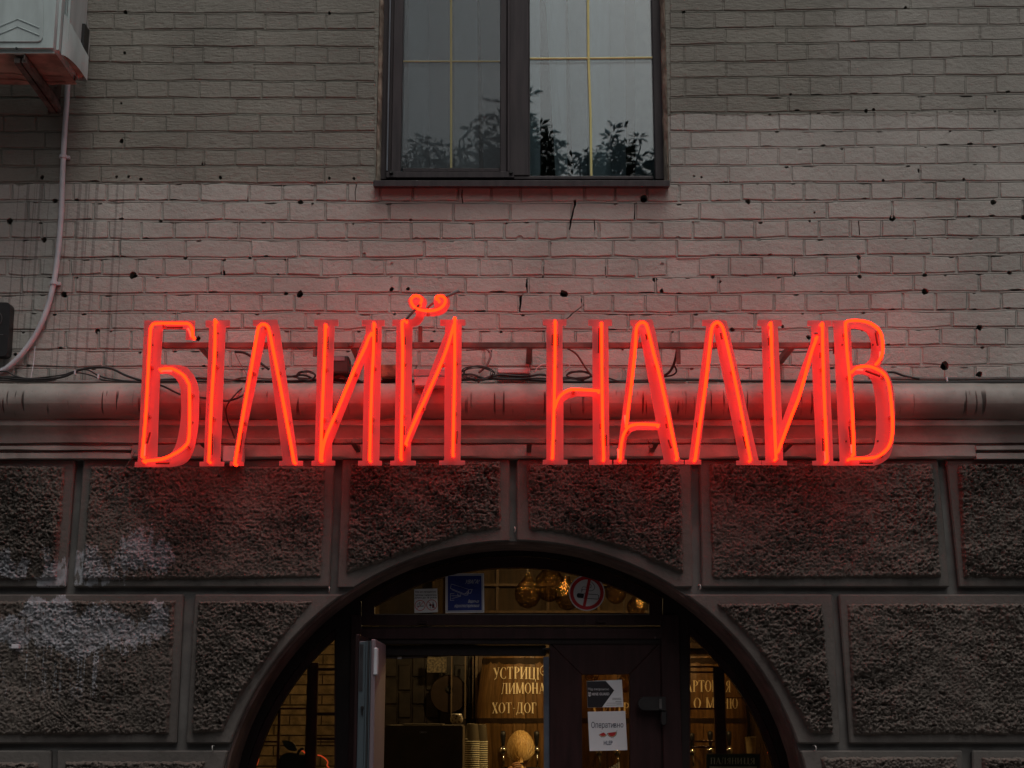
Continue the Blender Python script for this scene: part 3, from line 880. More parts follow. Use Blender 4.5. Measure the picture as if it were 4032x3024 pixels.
# ---------------------------------------------------------------- upper window
zf = 0.085
win = thing('window', 'dark two-part window with brass glazing bars and tree reflections, above the sign', 'window', (P(2056, 720, zf).x, zf, P(2056, 735, zf).z))
m_ = M()
m_.pbox(1490, 1556, -500, 706, zf, zf + .07); m_.pbox(2573, 2622, -500, 706, zf, zf + .07); m_.pbox(1556.3, 2572.7, 692, 706, zf + .002, zf + .07)
m_.bevel(.003).build('frame', MFRAME, win)
M().pbox(1996, 2083, -500, 691.5, zf - .004, zf + .06).bevel(.004).build('mullion', MFRAME, win)
m_ = M(); Y = zf - .012
m_.pbox(1545, 1584, -500, 690, Y, Y + .03); m_.pbox(1969, 1996, -500, 690, Y, Y + .03); m_.pbox(1584.3, 1968.7, 661, 676, Y, Y + .03)
m_.bevel(.003).build('sash', MFRAME, win)
m_ = M(); Y = zf - .030
m_.pbox(1520, 2024, 675, 699, Y, Y + .028); m_.pbox(1524, 1535, -500, 674.5, Y, Y + .012); m_.pbox(1998, 2008, -500, 674.5, Y, Y + .012)
m_.bevel(.002).build('fly_screen_frame', MFRAME, win)
M().pbox(1528, 1533, -500, 672, Y - .001, Y + .003).build('screen_channel', mat('blue_grey_channel', (.12, .14, .17), .4), win)
for px in (1540, 2012):
    M().pbox(px - 7, px + 7, 672, 682, Y - .012, Y).bevel(.002).build('screen_clip', MBLK, win)
m_, n_ = nodes('fly_screen_mesh'); tr = N(n_, 'ShaderNodeBsdfTransparent'); tr.inputs[0].default_value = (1, 1, 1, 1)
df = N(n_, 'ShaderNodeBsdfDiffuse'); df.inputs[0].default_value = (0.15, 0.165, 0.175, 1); mx = N(n_, 'ShaderNodeMixShader'); mx.inputs[0].default_value = 0.2
n_.links.new(tr.outputs[0], mx.inputs[1]); n_.links.new(df.outputs[0], mx.inputs[2]); o_ = N(n_, 'ShaderNodeOutputMaterial'); n_.links.new(mx.outputs[0], o_.inputs[0])
MSCREEN = m_
M().pbox(1584, 1969, -500, 662, zf - .0145, zf - .0135).build('fly_screen', MSCREEN, win)
for a, b, yb in ((1576, 1975, 668), (2078, 2580, 697)):
    M().pbox(a, b, -500, yb, zf + .022, zf + .026).build('pane', MGLASS, win)
    M().pbox(a, b, -500, yb, zf + .040, zf + .044).build('pane', MGLASS, win)
def bar(pts, w): return M().tube([P(x, y, zf + .016) for x, y in pts], PX(w, zf) * 1.35, 6)
bar([(1775, -500), (1776, 243), (1776, 662)], 3.6).build('glazing_bar', MGOLD, win)
bar([(1584, 242), (1969, 242)], 2.4).build('glazing_bar', MGOLD, win)
bar([(2311, -500), (2317, 229), (2325, 450), (2328, 693)], 4.0).build('glazing_bar', MGOLD, win)
bar([(2083, 231), (2316, 230), (2573, 227)], 3.2).build('glazing_bar', MGOLD, win)
M().pbox(2083, 2087, -500, 692, zf + .004, zf + .02).build('seal', MSEAL, win)
m_ = M(); a = P(1470, 708, -.055); b = P(2638, 734, -.055)
m_.add([(a.x, -.055, a.z - .002), (b.x, -.055, a.z - .002), (b.x, zf + .02, a.z + .030), (a.x, zf + .02, a.z + .030),
        (a.x, -.055, b.z), (b.x, -.055, b.z), (b.x, zf + .02, b.z + .03), (a.x, zf + .02, b.z + .03)],
       [(0, 1, 2, 3), (4, 7, 6, 5), (0, 4, 5, 1), (1, 5, 6, 2), (2, 6, 7, 3), (3, 7, 4, 0)])
m_.bevel(.002).build('sill', MFRAME, win)
# blinds and the dark room behind
bl = thing('vertical_blind', 'pale vertical blind hanging behind the upper window', 'blind', (P(2056, 700, .3).x, .3, P(2056, 700, .3).z))
def slat(t0, t1, b0, b1, Y, mt, tw=0.02):
    m_ = M(); A = P(t0, -500, Y); B = P(t1, -500, Y); C = P(b1, 760, Y); D = P(b0, 760, Y)
    vs_ = []
    for q, s_ in ((A, -1), (B, 1), (C, 1), (D, -1)):
        vs_ += [(q.x, Y + s_ * tw, q.z), (q.x, Y + s_ * tw + .002, q.z)]
    m_.add(vs_, [(0, 6, 4, 2), (1, 3, 5, 7), (0, 2, 3, 1), (2, 4, 5, 3), (4, 6, 7, 5), (6, 0, 1, 7)])
    m_.build('slat', mt, bl)
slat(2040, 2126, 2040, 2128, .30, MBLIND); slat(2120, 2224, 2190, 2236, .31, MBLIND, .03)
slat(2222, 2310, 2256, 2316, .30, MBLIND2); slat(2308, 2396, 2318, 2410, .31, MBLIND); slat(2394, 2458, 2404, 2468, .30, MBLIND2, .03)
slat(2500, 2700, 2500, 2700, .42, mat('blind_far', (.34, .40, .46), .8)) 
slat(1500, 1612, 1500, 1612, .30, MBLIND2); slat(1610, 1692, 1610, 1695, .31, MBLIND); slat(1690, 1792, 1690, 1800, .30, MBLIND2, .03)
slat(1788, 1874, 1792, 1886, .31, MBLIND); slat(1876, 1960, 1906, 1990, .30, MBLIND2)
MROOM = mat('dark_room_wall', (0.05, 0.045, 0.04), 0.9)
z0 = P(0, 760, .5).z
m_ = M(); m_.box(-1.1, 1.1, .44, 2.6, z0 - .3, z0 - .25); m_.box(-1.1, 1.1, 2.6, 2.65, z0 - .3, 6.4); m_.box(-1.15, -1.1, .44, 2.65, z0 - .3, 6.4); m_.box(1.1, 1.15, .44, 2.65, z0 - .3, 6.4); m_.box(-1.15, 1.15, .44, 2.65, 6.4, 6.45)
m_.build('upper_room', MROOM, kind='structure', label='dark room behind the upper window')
# ---------------------------------------------------------------- the neon sign
YP, YT = -0.300, -0.345                          # face of the letter plates, centre of the tubes
sign = thing('neon_sign', 'big red neon sign БІЛИЙ НАЛИВ on a brown steel frame over the entrance', 'sign', (0, YP, P(2016, 1838, YP).z))
S = 800 / 1659
def rg(ox, oy, pts, dx=0): return [(ox + (x + dx) * S, oy + y * S) for x, y in pts]
def curve(pts, n=5):
    return [(v.x, v.y) for v in catmull([(a, b, 0) for a, b in pts], n)]
R1, R2, R3, R4 = (450, 1100), (1200, 1100), (2050, 1100), (2800, 1100)
def letter(reg, outer, holes, tubes, name, bolts=(), ends=(), bends=()):
    loops = [XZ(rg(*reg, outer), YP)] + [XZ(rg(*reg, h), YP) for h in holes]
    m_ = M().prism(loops, YP, YP + .006)
    o = m_.build('letter', MACRY, sign, label=name)
    for t, r in tubes:
        pts = rg(*reg, t)
        w = [P(x, y, YT) for x, y in pts]
        c = catmull(w, 5) if len(w) > 2 else w
        # the electrode ends dive back to the plate
        c = [Vector((c[0].x, YP - .012, c[0].z))] + list(c) + [Vector((c[-1].x, YP - .012, c[-1].z))]
        M().tube(c, r, 8).build('neon_tube', MNEON, o, smooth='all')
        L = sum((c[i + 1] - c[i]).length for i in range(len(c) - 1))
        # little clear stand-offs that hold the tube
        nst = max(1, int(L / .22)); acc = 0; nxt = L / (nst + 1)
        for i in range(len(c) - 1):
            d = (c[i + 1] - c[i]).length
            if acc + d > nxt and 2 < i < len(c) - 3 or (len(c) < 7 and acc + d > nxt):
                q = c[i].lerp(c[i + 1], (nxt - acc) / d if d else 0)
                M().tube([(q.x + .004, YP, q.z - .004), (q.x + .004, YT + .004, q.z - .002)], .0045, 6).lathe([(.009, -.003), (.009, .0)], (q.x + .004, YP, q.z - .004), 8, 'y').build('tube_support', MCLEAR, o)
                nxt += L / (nst + 1)
            acc += d
    for e in bends:                             # doubled-back tube ends
        w = [P(x, y, YT + .010) for x, y in rg(*reg, e)]
        M().tube(catmull(w, 3) if len(w) > 2 else w, .0042, 6).build('tube_end', MNEONE, o, smooth='all')
    for e in ends:                              # painted-out glass
        w = [P(x, y, YT + .014) for x, y in rg(*reg, e)]
        M().tube(w, .0050, 8).build('electrode', MBLOCK, o, smooth=True)
    for bx_, by_ in bolts:
        q = P(*rg(*reg, [(bx_, by_)])[0], YP)
        M().lathe([(.0042, -.003), (.0042, 0)], q, 8, 'y').build('screw', MBRN, o)
TR = .0062
letter(R1, [(245,335),(660,335),(652,492),(582,492),(585,405),(395,405),(378,695)] + curve([(500,697),(575,712),(640,770),(680,860),(692,960),(688,1150),(672,1280),(645,1400),(600,1480),(530,1520),(440,1532)]) + [(165,1532),(168,1492),(190,1490),(215,1000)],
       [curve([(372,770),(440,772),(500,810),(535,880),(545,980),(545,1100),(530,1230),(505,1340),(470,1410),(420,1445),(350,1450)]) ],
       [([(640,468),(634,400),(605,364),(560,360),(345,360),(305,385),(295,430),(285,600),(258,1100),(228,1445)], TR),
        ([(372,735),(430,728),(480,733),(560,780),(600,840),(614,900),(612,1270),(575,1365),(480,1430),(380,1470),(240,1483)], TR)],
       'neon letter Б', bolts=[(313,538),(640,1170)], ends=[[(430,392),(560,392)], [(290,1250),(265,1340)], [(340,1500),(450,1500)]], bends=[[(600,400),(612,420),(630,470)], [(250,1345),(246,1440)], [(380,745),(470,747)]])
letter(R1, [(745,335),(945,332),(943,388),(908,390),(865,1488),(897,1490),(895,1525),(695,1525),(695,1490),(730,1488),(775,390),(745,388)], [],
       [([(823,335),(820,600),(800,900),(785,1200),(772,1485)], TR)], 'neon letter І', bolts=[(845,440)], ends=[[(795,1260),(795,1430)], [(840,590),(835,640)]])
letter(R1, [(1130,330),(1330,328),(1352,420),(1500,1480),(1540,1482),(1540,1520),(1345,1520),(1347,1483),(1375,1480),(1240,445),(1150,880),(1085,1200),(1035,1486),(1057,1488),(1057,1523),(942,1523),(943,1488),(968,1486),(1080,800),(1165,382),(1132,378)], [],
       [([(985,1505),(1040,1180),(1110,780),(1170,430),(1185,385),(1210,367),(1240,375),(1262,410),(1290,540),(1370,950),(1468,1490)], TR * 1.05)], 'neon letter Л with its right leg next to the first И', bolts=[(1297,455)], ends=[[(1042,1240),(1020,1420)], [(1425,1290),(1450,1440)]])
letter(R2, [(78,330),(273,328),(274,380),(243,380),(222,1150),(497,440),(497,380),(465,378),(465,330),(652,330),(652,380),(628,380),(608,1480),(630,1482),(628,1520),(435,1520),(435,1482),(470,1480),(485,680),(222,1340),(220,1480),(248,1482),(248,1520),(53,1520),(55,1482),(80,1480),(107,380),(78,378)], [],
       [([(170,372),(162,620),(150,900),(128,1475)], TR), ([(135,1470),(165,1310),(270,1060),(400,750),(490,560),(520,480),(545,440)], TR * 1.05), ([(565,358),(560,600),(545,900),(530,1475)], TR)],
       'neon letter И, third from the right in the first word', ends=[[(185,470),(185,570)], [(585,400),(585,515)], [(160,1230),(150,1300)], [(550,1190),(548,1260)]], bolts=[(175,630)])
letter(R2, [(715,330),(830,328)] + curve([(880,325),(903,300),(905,270),(872,240),(848,205),(842,170),(865,140),(905,127),(950,130),(985,155),(998,190),(988,225),(1005,240),(1040,236),(1058,215),(1050,180),(1065,145),(1100,125),(1145,125),(1180,155),(1188,195),(1170,240),(1130,280),(1060,300),(985,298),(960,340),(930,370),(878,388)]) + [(870,1160),(1145,440),(1145,378),(1106,376),(1106,328),(1312,328),(1312,376),(1282,378),(1272,1478),(1308,1480),(1307,1515),(1097,1515),(1097,1480),(1138,1478),(1143,668),(868,1330),(866,1480),(907,1482),(905,1518),(695,1518),(697,1482),(732,1480),(748,380),(715,378)], [],
       [([(828,335),(800,345),(795,380),(800,600),(795,1000),(785,1460)], TR), ([(825,1340),(880,1200),(1000,940),(1100,720),(1165,550),(1218,370)], TR * 1.05), ([(1225,315),(1224,700),(1218,1000),(1210,1430)], TR),
        ([(942,200),(955,165),(930,138),(890,138),(868,170),(885,215),(930,245),(1010,257),(1085,246),(1135,210),(1148,165),(1120,137),(1085,140),(1072,160),(1095,168)], TR)],
       'neon letter Й with a curled swash above it', ends=[[(1240,1240),(1235,1340)], [(815,470),(818,530)], [(810,1200),(808,1270)], [(1160,560),(1150,600)], [(820,1350),(810,1400)]], bolts=[(1205,530)])
letter(R3, [(180,328),(375,326),(374,376),(342,378),(345,915),(380,895),(430,888),(588,890),(585,378),(552,376),(552,328),(746,328),(746,376),(716,378),(725,1472),(745,1474),(744,1512),(560,1512),(560,1474),(590,1472),(587,955),(450,955),(390,972),(350,1000),(350,1472),(382,1474),(382,1512),(180,1512),(182,1474),(210,1472),(210,378),(180,376)], [],
       [([(282,342),(281,600),(274,1000),(260,1450)], TR), ([(660,358),(663,700),(668,1100),(678,1468)], TR), ([(282,1035),(310,970),(350,928),(400,904),(450,900),(640,910)], TR)],
       'neon letter Н', ends=[[(265,450),(262,540)], [(300,450),(302,540)], [(645,400),(640,600)], [(655,1180),(655,1220)], [(695,1270),(695,1360)]], bolts=[(283,1318)])
letter(R3, [(895,330),(1075,328),(1100,420),(1300,1472),(1333,1474),(1332,1508),(1142,1508),(1143,1475),(1170,1472),(1118,1230),(950,1230),(905,1245),(870,1290),(845,1472),(867,1474),(867,1510),(760,1510),(760,1475),(785,1472),(830,1100),(915,378),(895,376)],
       [[(975,440),(1105,1160),(885,1165),(950,560)]],
       [([(865,1190),(875,1080),(905,850),(935,560),(945,410),(965,365),(990,352),(1015,360),(1035,400),(1090,620),(1150,850),(1278,1460)], TR * 1.05), ([(815,1470),(822,1350),(845,1260),(885,1203),(940,1185),(1000,1183),(1125,1190)], TR)],
       'neon letter А', ends=[[(1025,450),(1035,490)], [(1210,1310),(1230,1380)], [(1190,1180),(1195,1215)]], bends=[[(797,1385),(802,1460)], [(850,1110),(860,1200)]])
letter(R4, [(-72,330),(105,328),(128,345),(388,1479),(410,1480),(410,1516),(205,1514),(207,1480),(235,1478),(25,430),(-98,1472),(-80,1474),(-80,1510),(-213,1510),(-213,1475),(-180,1472),(-38,378),(-72,376)], [],
       [([(-130,1470),(-95,1200),(-45,850),(-5,480),(8,395),(28,362),(52,352),(80,372),(105,430),(150,620),(210,900),(322,1475)], TR * 1.05)],
       'neon letter Л in the second word', ends=[[(80,440),(90,490)], [(265,1280),(290,1380)], [(-112,1170),(-112,1210)]])
letter(R4, [(380,330),(575,330),(577,378),(545,380),(580,1160),(818,500),(818,380),(787,378),(787,335),(982,335),(984,380),(955,382),(998,1485),(1033,1487),(1033,1520),(828,1518),(828,1483),(862,1480),(825,670),(585,1330),(588,1480),(620,1482),(620,1517),(415,1516),(415,1480),(445,1478),(412,380),(380,378)], [],
       [([(488,355),(494,560),(505,900),(530,1465)], TR), ([(550,1400),(590,1290),(650,1130),(720,950),(790,700),(825,580),(865,470)], TR * 1.05), ([(908,360),(912,600),(925,1000),(948,1485)], TR)],
       'neon letter И in the second word', ends=[[(470,480),(475,540)], [(895,600),(895,640)], [(915,1300),(918,1400)], [(845,440),(870,445)]], bends=[[(480,410),(482,460)], [(932,1405),(935,1480)]], bolts=[(883,530)])
letter(R4, [(990,335)] + curve([(1260,332),(1320,352),(1385,412),(1412,495),(1412,600),(1402,665),(1375,705)]) + curve([(1440,760),(1480,850),(1500,1000),(1502,1200),(1490,1330),(1460,1440),(1400,1495),(1330,1520)]) + [(1037,1520),(1037,1487),(1052,1485),(1000,385),(990,383)],
       [curve([(1140,402),(1200,405),(1265,430),(1300,490),(1308,570),(1295,650),(1250,690),(1155,705)]), curve([(1160,800),(1185,778),(1240,775),(1295,800),(1325,870),(1345,1000),(1350,1200),(1340,1330),(1310,1410),(1250,1440),(1185,1445)])],
       [([(1165,1430),(1158,1200),(1140,900),(1110,600),(1098,380),(1108,348),(1140,338),(1230,340),(1310,365),(1370,415),(1395,480),(1400,580),(1390,630),(1360,680)], TR), ([(1160,745),(1190,722),(1250,710),(1310,716),(1390,755),(1440,820),(1465,950),(1480,1150),(1475,1290),(1440,1380),(1370,1440),(1290,1460),(1130,1466)], TR)],
       'neon letter В, last of the sign', bolts=[(1070,535),(1320,535),(1103,1323),(1360,1322)], ends=[[(1345,440),(1362,540)], [(1260,745),(1380,790)], [(1210,1497),(1320,1497)], [(1130,1200),(1150,1380)]], bends=[[(1380,590),(1378,650)], [(1145,1350),(1150,1420)], [(1180,735),(1240,740)]])
# jumper wires and rod in the swash
q1 = [P(1200 + x * S, 1100 + y * S, YT) for x, y in ((822,335),(880,270),(940,205))]
M().tube(catmull(q1, 4), .0055, 6).build('jumper_wire', MBRN, sign, smooth=True)
M().tube([P(1200 + 1148 * S, 1100 + 142 * S, YT), P(1200 + 1262 * S, 1100 + 93 * S, YT)], .007, 8).build('jumper_rod', mat('grey_rod', (.22, .19, .19), .5), sign, smooth=True)
q1 = [P(1200 + x * S, 1100 + y * S, YP + .02) for x, y in ((1000,238),(1040,200),(1100,172))]
M().tube(catmull(q1, 4), .005, 6).build('jumper_wire', MBRN, sign, smooth=True)
# frame behind the letters
YR = YP + .010
M().pbox(615, 3455, 1347, 1369, YR, YR + .022).bevel(.002).build('rail', MBRN, sign)
M().pbox(600, 3440, 1727, 1745, YR, YR + .022).bevel(.002).build('rail', MBRN, sign)
for px, a, b in ((1655, 1283, 1346), (2672, 1370, 1430), (1240, 1370, 1400), (3290, 1370, 1390)):
    q = P(px, a, YR); q2 = P(px, b, YR)
    M().box(q.x - .008, q.x + .008, YR + .004, YR + .02, q2.z, q.z).build('bracket', MBRN, sign)
for px in (790, 1390, 2085, 2585, 3120):
    q = P(px, 1358, YR); M().box(q.x - .012, q.x + .012, YR + .0225, -0.001, q.z - .012, q.z + .012).build('bracket', MBRN, sign)
    q = P(px, 1736, YR); M().box(q.x - .010, q.x + .010, YR + .0225, -.07, q.z - .010, q.z + .010).build('bracket', MBRN, sign)
for px, py in ((1380, 1357), (1374, 1736), (2560, 1735), (2562, 1757), (3000, 1360)):
    q = P(px, py, YR - .004); M().lathe([(.008, -.004), (.010, .004)], q, 8, 'y').build('bolt', MBRN, sign)

# ---------------------------------------------------------------- boxes and cables on the cornice
MTRAN = mat('black_transformer', (0.03, 0.025, 0.025), 0.5, var=.2)
MRUSTB = mat('rust_brown_box', (0.22, 0.12, 0.07), 0.8, var=.35, sc=25)
MPINK = mat('pale_enclosure', (0.45, 0.38, 0.38), 0.5, var=.1)
m_ = M(); a = P(1300, 1400, -.12); b = P(1372, 1468, -.12)
t = thing('transformer', 'black transformer box on the cornice behind the first И', 'box', (a.x, -.08, b.z))
m_.box(a.x, b.x, -.12, -.02, b.z, a.z).bevel(.006).build('casing', MTRAN, t)
M().box(a.x + .003, b.x - .018, -.123, -.1205, a.z - .022, a.z - .004).build('label_plate', mat('grey_plate', (.16, .17, .19), .5), t)
tg = lambda m_, *a_, **k: m_.build(*a_, **k)
def cbox(name, lab, px0, px1, py0, py1, Yf, Yb, mt):
    M().pbox(px0, px1, py0, py1, Yf, Yb).bevel(.004).build(name, mt, label=lab, cat='box')
cbox('transformer', 'rusty brown box on the cornice between the first И and the Й', 1500, 1562, 1434, 1484, -.10, -.01, MRUSTB)
t = thing('junction_box', 'red-lit pale enclosure over the half-round band behind the Й', 'box', (P(1690, 1524, -.2).x, -.15, P(1690, 1524, -.2).z))
M().pbox(1632, 1757, 1483, 1519, -.225, -.02).bevel(.003).build('casing', MPINK, t)
M().pbox(1628, 1762, 1452, 1481, -.19, -.02).bevel(.003).build('lid', MPINK, t)
cbox('junction_box', 'small grey box under the cornice between the letters І and Л', 876, 958, 1756, 1818, -.13, -.083, MPINK)
cbox('junction_box', 'long pale trunking piece lying on the cornice between the two words', 1958, 2088, 1449, 1470, -.06, -.005, MPINK)
CG = 'cables lying along the top of the cornice'
def cable(pts, r, mt, lab, Y=-.05, nm='cable', grp=CG):
    w = []
    for p in pts:
        y = p[2] if len(p) > 2 else Y
        w.append(P(p[0], p[1], y))
    M().tube(catmull(w, 6), r, 6).build(nm, mt, smooth='all', label=lab, cat='cable', group=grp)
cable([(-60,1478),(60,1492),(130,1494),(240,1486),(310,1458),(380,1446),(440,1452),(500,1480),(570,1500),(640,1502),(760,1500)], .0052, MBLKC, 'thickest black cable arching over the cornice left of the letter Б')
cable([(-60,1492),(80,1500),(200,1498),(280,1466),(340,1455),(390,1480),(450,1494),(560,1505),(700,1502),(900,1500)], .0035, MBLKC, 'thin black cable crossing under the arched one left of the letter Б')
cable([(-60,1482),(50,1484),(120,1490),(220,1480),(300,1468),(360,1478),(420,1498),(600,1507)], .003, MBLKC, 'thin black cable strapped with white ties at the far left')
cable([(-60,1500),(100,1502),(300,1503),(520,1504),(640,1508)], .006, MGREYC, 'grey cable lying flat on the cornice at the far left', -.045)
cable([(-60,1470),(20,1462),(60,1480),(140,1500)], .003, MBLKC, 'short black cable dropping in from the left picture edge')
cable([(620,1498),(800,1490),(960,1500),(1150,1502),(1300,1496),(1420,1503),(1600,1500),(1800,1496),(2000,1490),(2150,1500),(2300,1504),(2500,1500),(2700,1495),(2900,1500),(3150,1500),(3500,1506)], .006, MBLKC, 'long black cable running behind all the letters', -.045)
rnd = random.Random(11)
for i, lab in enumerate(('brownish cable with a slack bow between І and Л', 'black cable sagging between Л and И', 'twisted black cable right of the first word', 'thin cable bundle strand under the trunking piece')):
    x0 = (780, 1080, 1800, 1950)[i]; x1 = (1300, 1600, 2300, 2700)[i]
    cable([(x0 + (x1 - x0) * k / 9, 1490 + rnd.uniform(-16, 14)) for k in range(10)], (.004, .0045, .005, .0035)[i], (MBRN, MBLKC, MBLKC, MBLKC)[i], lab, -.055 - i * .006)
def coil(cx, cy, rx, ry, n, r, mt, lab, Y=-.08):
    pts = []
    for k in range(n * 8):
        a = k / 8 * 2 * math.pi
        pts.append((cx + rx * math.cos(a) * (1 + .15 * math.sin(k * 1.7)), cy + ry * math.sin(a) * (1 + .2 * math.cos(k * 1.3)), Y + .015 * math.sin(k * .9)))
    cable(pts, r * .8, mt, lab, Y)
coil(1205, 1480, 34, 18, 4, .003, MBLKC, 'coiled black cable between Л and the first И')
coil(1335, 1497, 26, 16, 3, .0028, MBRN, 'small reddish cable coil under the transformer')
coil(1880, 1470, 60, 26, 5, .0028, MBLKC, 'untidy tangle of thin black wires right of the Й')
coil(1850, 1500, 34, 20, 3, .0022, MBRN, 'small tangle of thin reddish wires right of the Й', -.10)
coil(2280, 1478, 44, 16, 3, .003, MBLKC, 'knotted black wires behind the letter Н')
cable([(1835,1378,-.06),(1900,1373,-.06),(1925,1380,-.06),(1932,1400,-.06),(1915,1440,-.06),(1885,1468,-.06)], .0055, MGREYC, 'thick grey cable hooking down from the upper rail right of the Й', grp='loose cables hanging from the sign frame')
cable([(2105,1465,-.07),(2125,1440,-.07),(2160,1432,-.07),(2230,1432,-.07),(2242,1445,-.07),(2225,1462,-.07)], .0032, MPINK, 'pale thin cable looping over the letter Н stem', grp='loose cables hanging from the sign frame')
cable([(2232,1370,-.2),(2270,1395,-.15),(2300,1440,-.1),(2330,1482,-.07)], .004, MBRN, 'reddish cable slanting down behind the letter Н', grp='loose cables hanging from the sign frame')
cable([(2668,1368,-.2),(2655,1430,-.12),(2630,1470,-.07),(2580,1492,-.06)], .006, MBLKC, 'pair of black cables dropping between А and Л, front strand', grp='loose cables hanging from the sign frame')
cable([(2655,1440,-.11),(2664,1462,-.09),(2645,1478,-.07),(2600,1484,-.06)], .004, MBLKC, 'thin black loop between А and Л', grp='loose cables hanging from the sign frame')
cable([(926,1385,-.1),(975,1395,-.06),(1060,1455,-.05)], .006, MBLKC, 'black cable slanting right from the hole beside the letter І', grp='loose cables hanging from the sign frame')
cable([(926,1390,-.1),(945,1430,-.08),(975,1480,-.06)], .002, MGREYC, 'hair-thin grey wire between І and Л', grp='loose cables hanging from the sign frame')
cable([(560,1500,-.1),(640,1520,-.19),(720,1555,-.20),(850,1572,-.20),(900,1578,-.20),(960,1555,-.20),(1000,1520,-.15),(1040,1505,-.07)], .0042, MBLKC, 'black cable sagging in front of the half-round band under Б and І', grp='loose cables hanging from the sign frame')
cable([(975,1512,-.12),(930,1550,-.205),(893,1600,-.205),(895,1650,-.17),(915,1700,-.13),(930,1745,-.13)], .0035, MBLKC, 'black cable running down the cornice to the small grey box', grp='loose cables hanging from the sign frame')
cable([(2880,1372,-.15),(3000,1380,-.14),(3120,1386,-.14),(3240,1382,-.14),(3330,1372,-.15)], .003, MBLKC, 'thin black cable slung under the upper rail near the last И', grp='loose cables hanging from the sign frame')
cable([(3050,1376,-.15),(3150,1380,-.15),(3290,1376,-.15)], .0025, MPINK, 'thin pale cable slung under the upper rail near the last И', grp='loose cables hanging from the sign frame')
cable([(3480,1467,-.03),(3520,1466,-.03),(3560,1480,-.03),(3620,1492,-.04)], .005, MBLKC, 'short black cable bending into the corrugated conduit right of В', grp=CG)
cable([(3480,1503),(3700,1504),(3900,1501),(4100,1498)], .0045, MBLKC, 'black cable lying under the corrugated conduit at the right')
cable([(3460,1506,-.07),(3650,1508,-.07),(3850,1506,-.07),(4100,1504,-.07)], .0035, MBLKC, 'lower thin black cable at the right end of the cornice')
# ribbed conduit: real rings
def conduit(xa, xb, ya, yb, lab, Y=-.03):
    n = int((xb - xa) / 3.3); pts = []; rr = []
    for i in range(n * 2):
        t = i / (n * 2 - 1)
        pts.append(P(xa + (xb - xa) * t, ya + (yb - ya) * t + 3 * math.sin(t * 5), Y)); rr.append(.0085 if i % 2 else .0066)
    M().tube(pts, rr, 7).build('corrugated_conduit', MGREYC, label=lab, cat='conduit')
conduit(3420, 4080, 1487, 1494, 'ribbed grey conduit lying on the cornice right of the letter В')
conduit(190, 560, 1503, 1505, 'ribbed grey conduit lying on the cornice left of the letter Б')
for i, (x, y) in enumerate(((296, 1466), (388, 1482), (3728, 1494))):
    q = P(x, y, -.055)
    M().box(q.x - .003, q.x + .003, -.062, -.048, q.z - .010, q.z + .010).build('cable_tie', MCONDUIT, label=('white cable tie on the arched cables, left one', 'white cable tie on the arched cables, right one', 'white cable tie round the ribbed conduit')[i], cat='cable tie')
M().tube([P(138, 1365, -.02), P(132, 1430, -.03), P(121, 1490, -.05)], .002, 6).build('plastic_strip', MCONDUIT, label='thin white strip standing against the wall beside the pipe', cat='strip')
M().tube([P(534, 1778, -.15), P(500, 1830, -.1), P(484, 1850, -.07)], .0018, 6).build('stay_wire', MGREYC, label='thin stay wire slanting from the letter Б down to the stones', cat='wire')

# ---------------------------------------------------------------- pipe, clips and black box on the left
pp = [(268, 300), (263, 400), (256, 500), (250, 600), (246, 700), (242, 820), (234, 940), (222, 1050), (208, 1130), (186, 1215), (150, 1300), (105, 1370), (50, 1430), (0, 1463), (-80, 1490)]
t = thing('drain_pipe', 'white plastic pipe running down from the air conditioner and bending left', 'pipe', (P(246, 900, -.02).x, -.02, P(0, 1463, -.02).z))
M().tube(catmull([P(x, y, -.022) for x, y in pp], 5), .0118, 12).build('pipe', MCONDUIT, t, smooth='all')
for x, y in ((249, 617), (212, 1115)):
    q = P(x, y, -.022)
    m_ = M(); m_.lathe([(.017, -.007), (.017, .007)], q, 12).box(q.x - .004, q.x + .026, -.018, -.001, q.z - .006, q.z + .006)
    m_.build('clip', MCONDUIT, t)
t = thing('wall_box', 'black rounded box with a ring, cut off by the left picture edge', 'box', (P(-30, 1400, -.05).x, -.03, P(-30, 1400, -.05).z))
def rrect(x0, x1, y0, y1, r, n=5):
    out = []
    for cx, cy, a0 in ((x1 - r, y1 - r, 0), (x0 + r, y1 - r, 90), (x0 + r, y0 + r, 180), (x1 - r, y0 + r, 270)):
        for k in range(n + 1):
            a = R(a0 + 90 * k / n); out.append((cx + r * math.cos(a), cy + r * math.sin(a)))
    return out
bp = rrect(-110, 42, 1190, 1402, 18)
bp = [(x - (y - 1190) * .06, y) for x, y in bp]
M().prism([XZ(bp, -.055)], -.055, -.001).bevel(.004).build('casing', MBLK, t)
q = P(-27, 1256, -.056); ring_ = [(q.x + .038 * math.cos(a), -.057, q.z + .038 * math.sin(a)) for a in np.linspace(0, 2 * math.pi, 25)]
M().tube(ring_, .0018, 5).build('ring', mat('grey_print', (.10, .10, .10), .5), t)
M().pbox(-60, 12, 1316, 1318, -.0565, -.055).build('line', mat('grey_print2', (.12, .12, .12), .5), t)

# ---------------------------------------------------------------- air conditioner
Yf = -.50
zb_ = P(0, 204, Yf).z; xr_ = P(232, 100, Yf).x
ac = thing('air_conditioner', 'grey-white outdoor air conditioner unit with a rusty bracket, upper left', 'air conditioner', (xr_ - .4, -.36, zb_))
m_ = M().box(xr_ - .80, xr_, Yf, -.17, zb_, zb_ + .56).bevel(.018, 3).build('casing', MWHITE, ac, smooth=True)
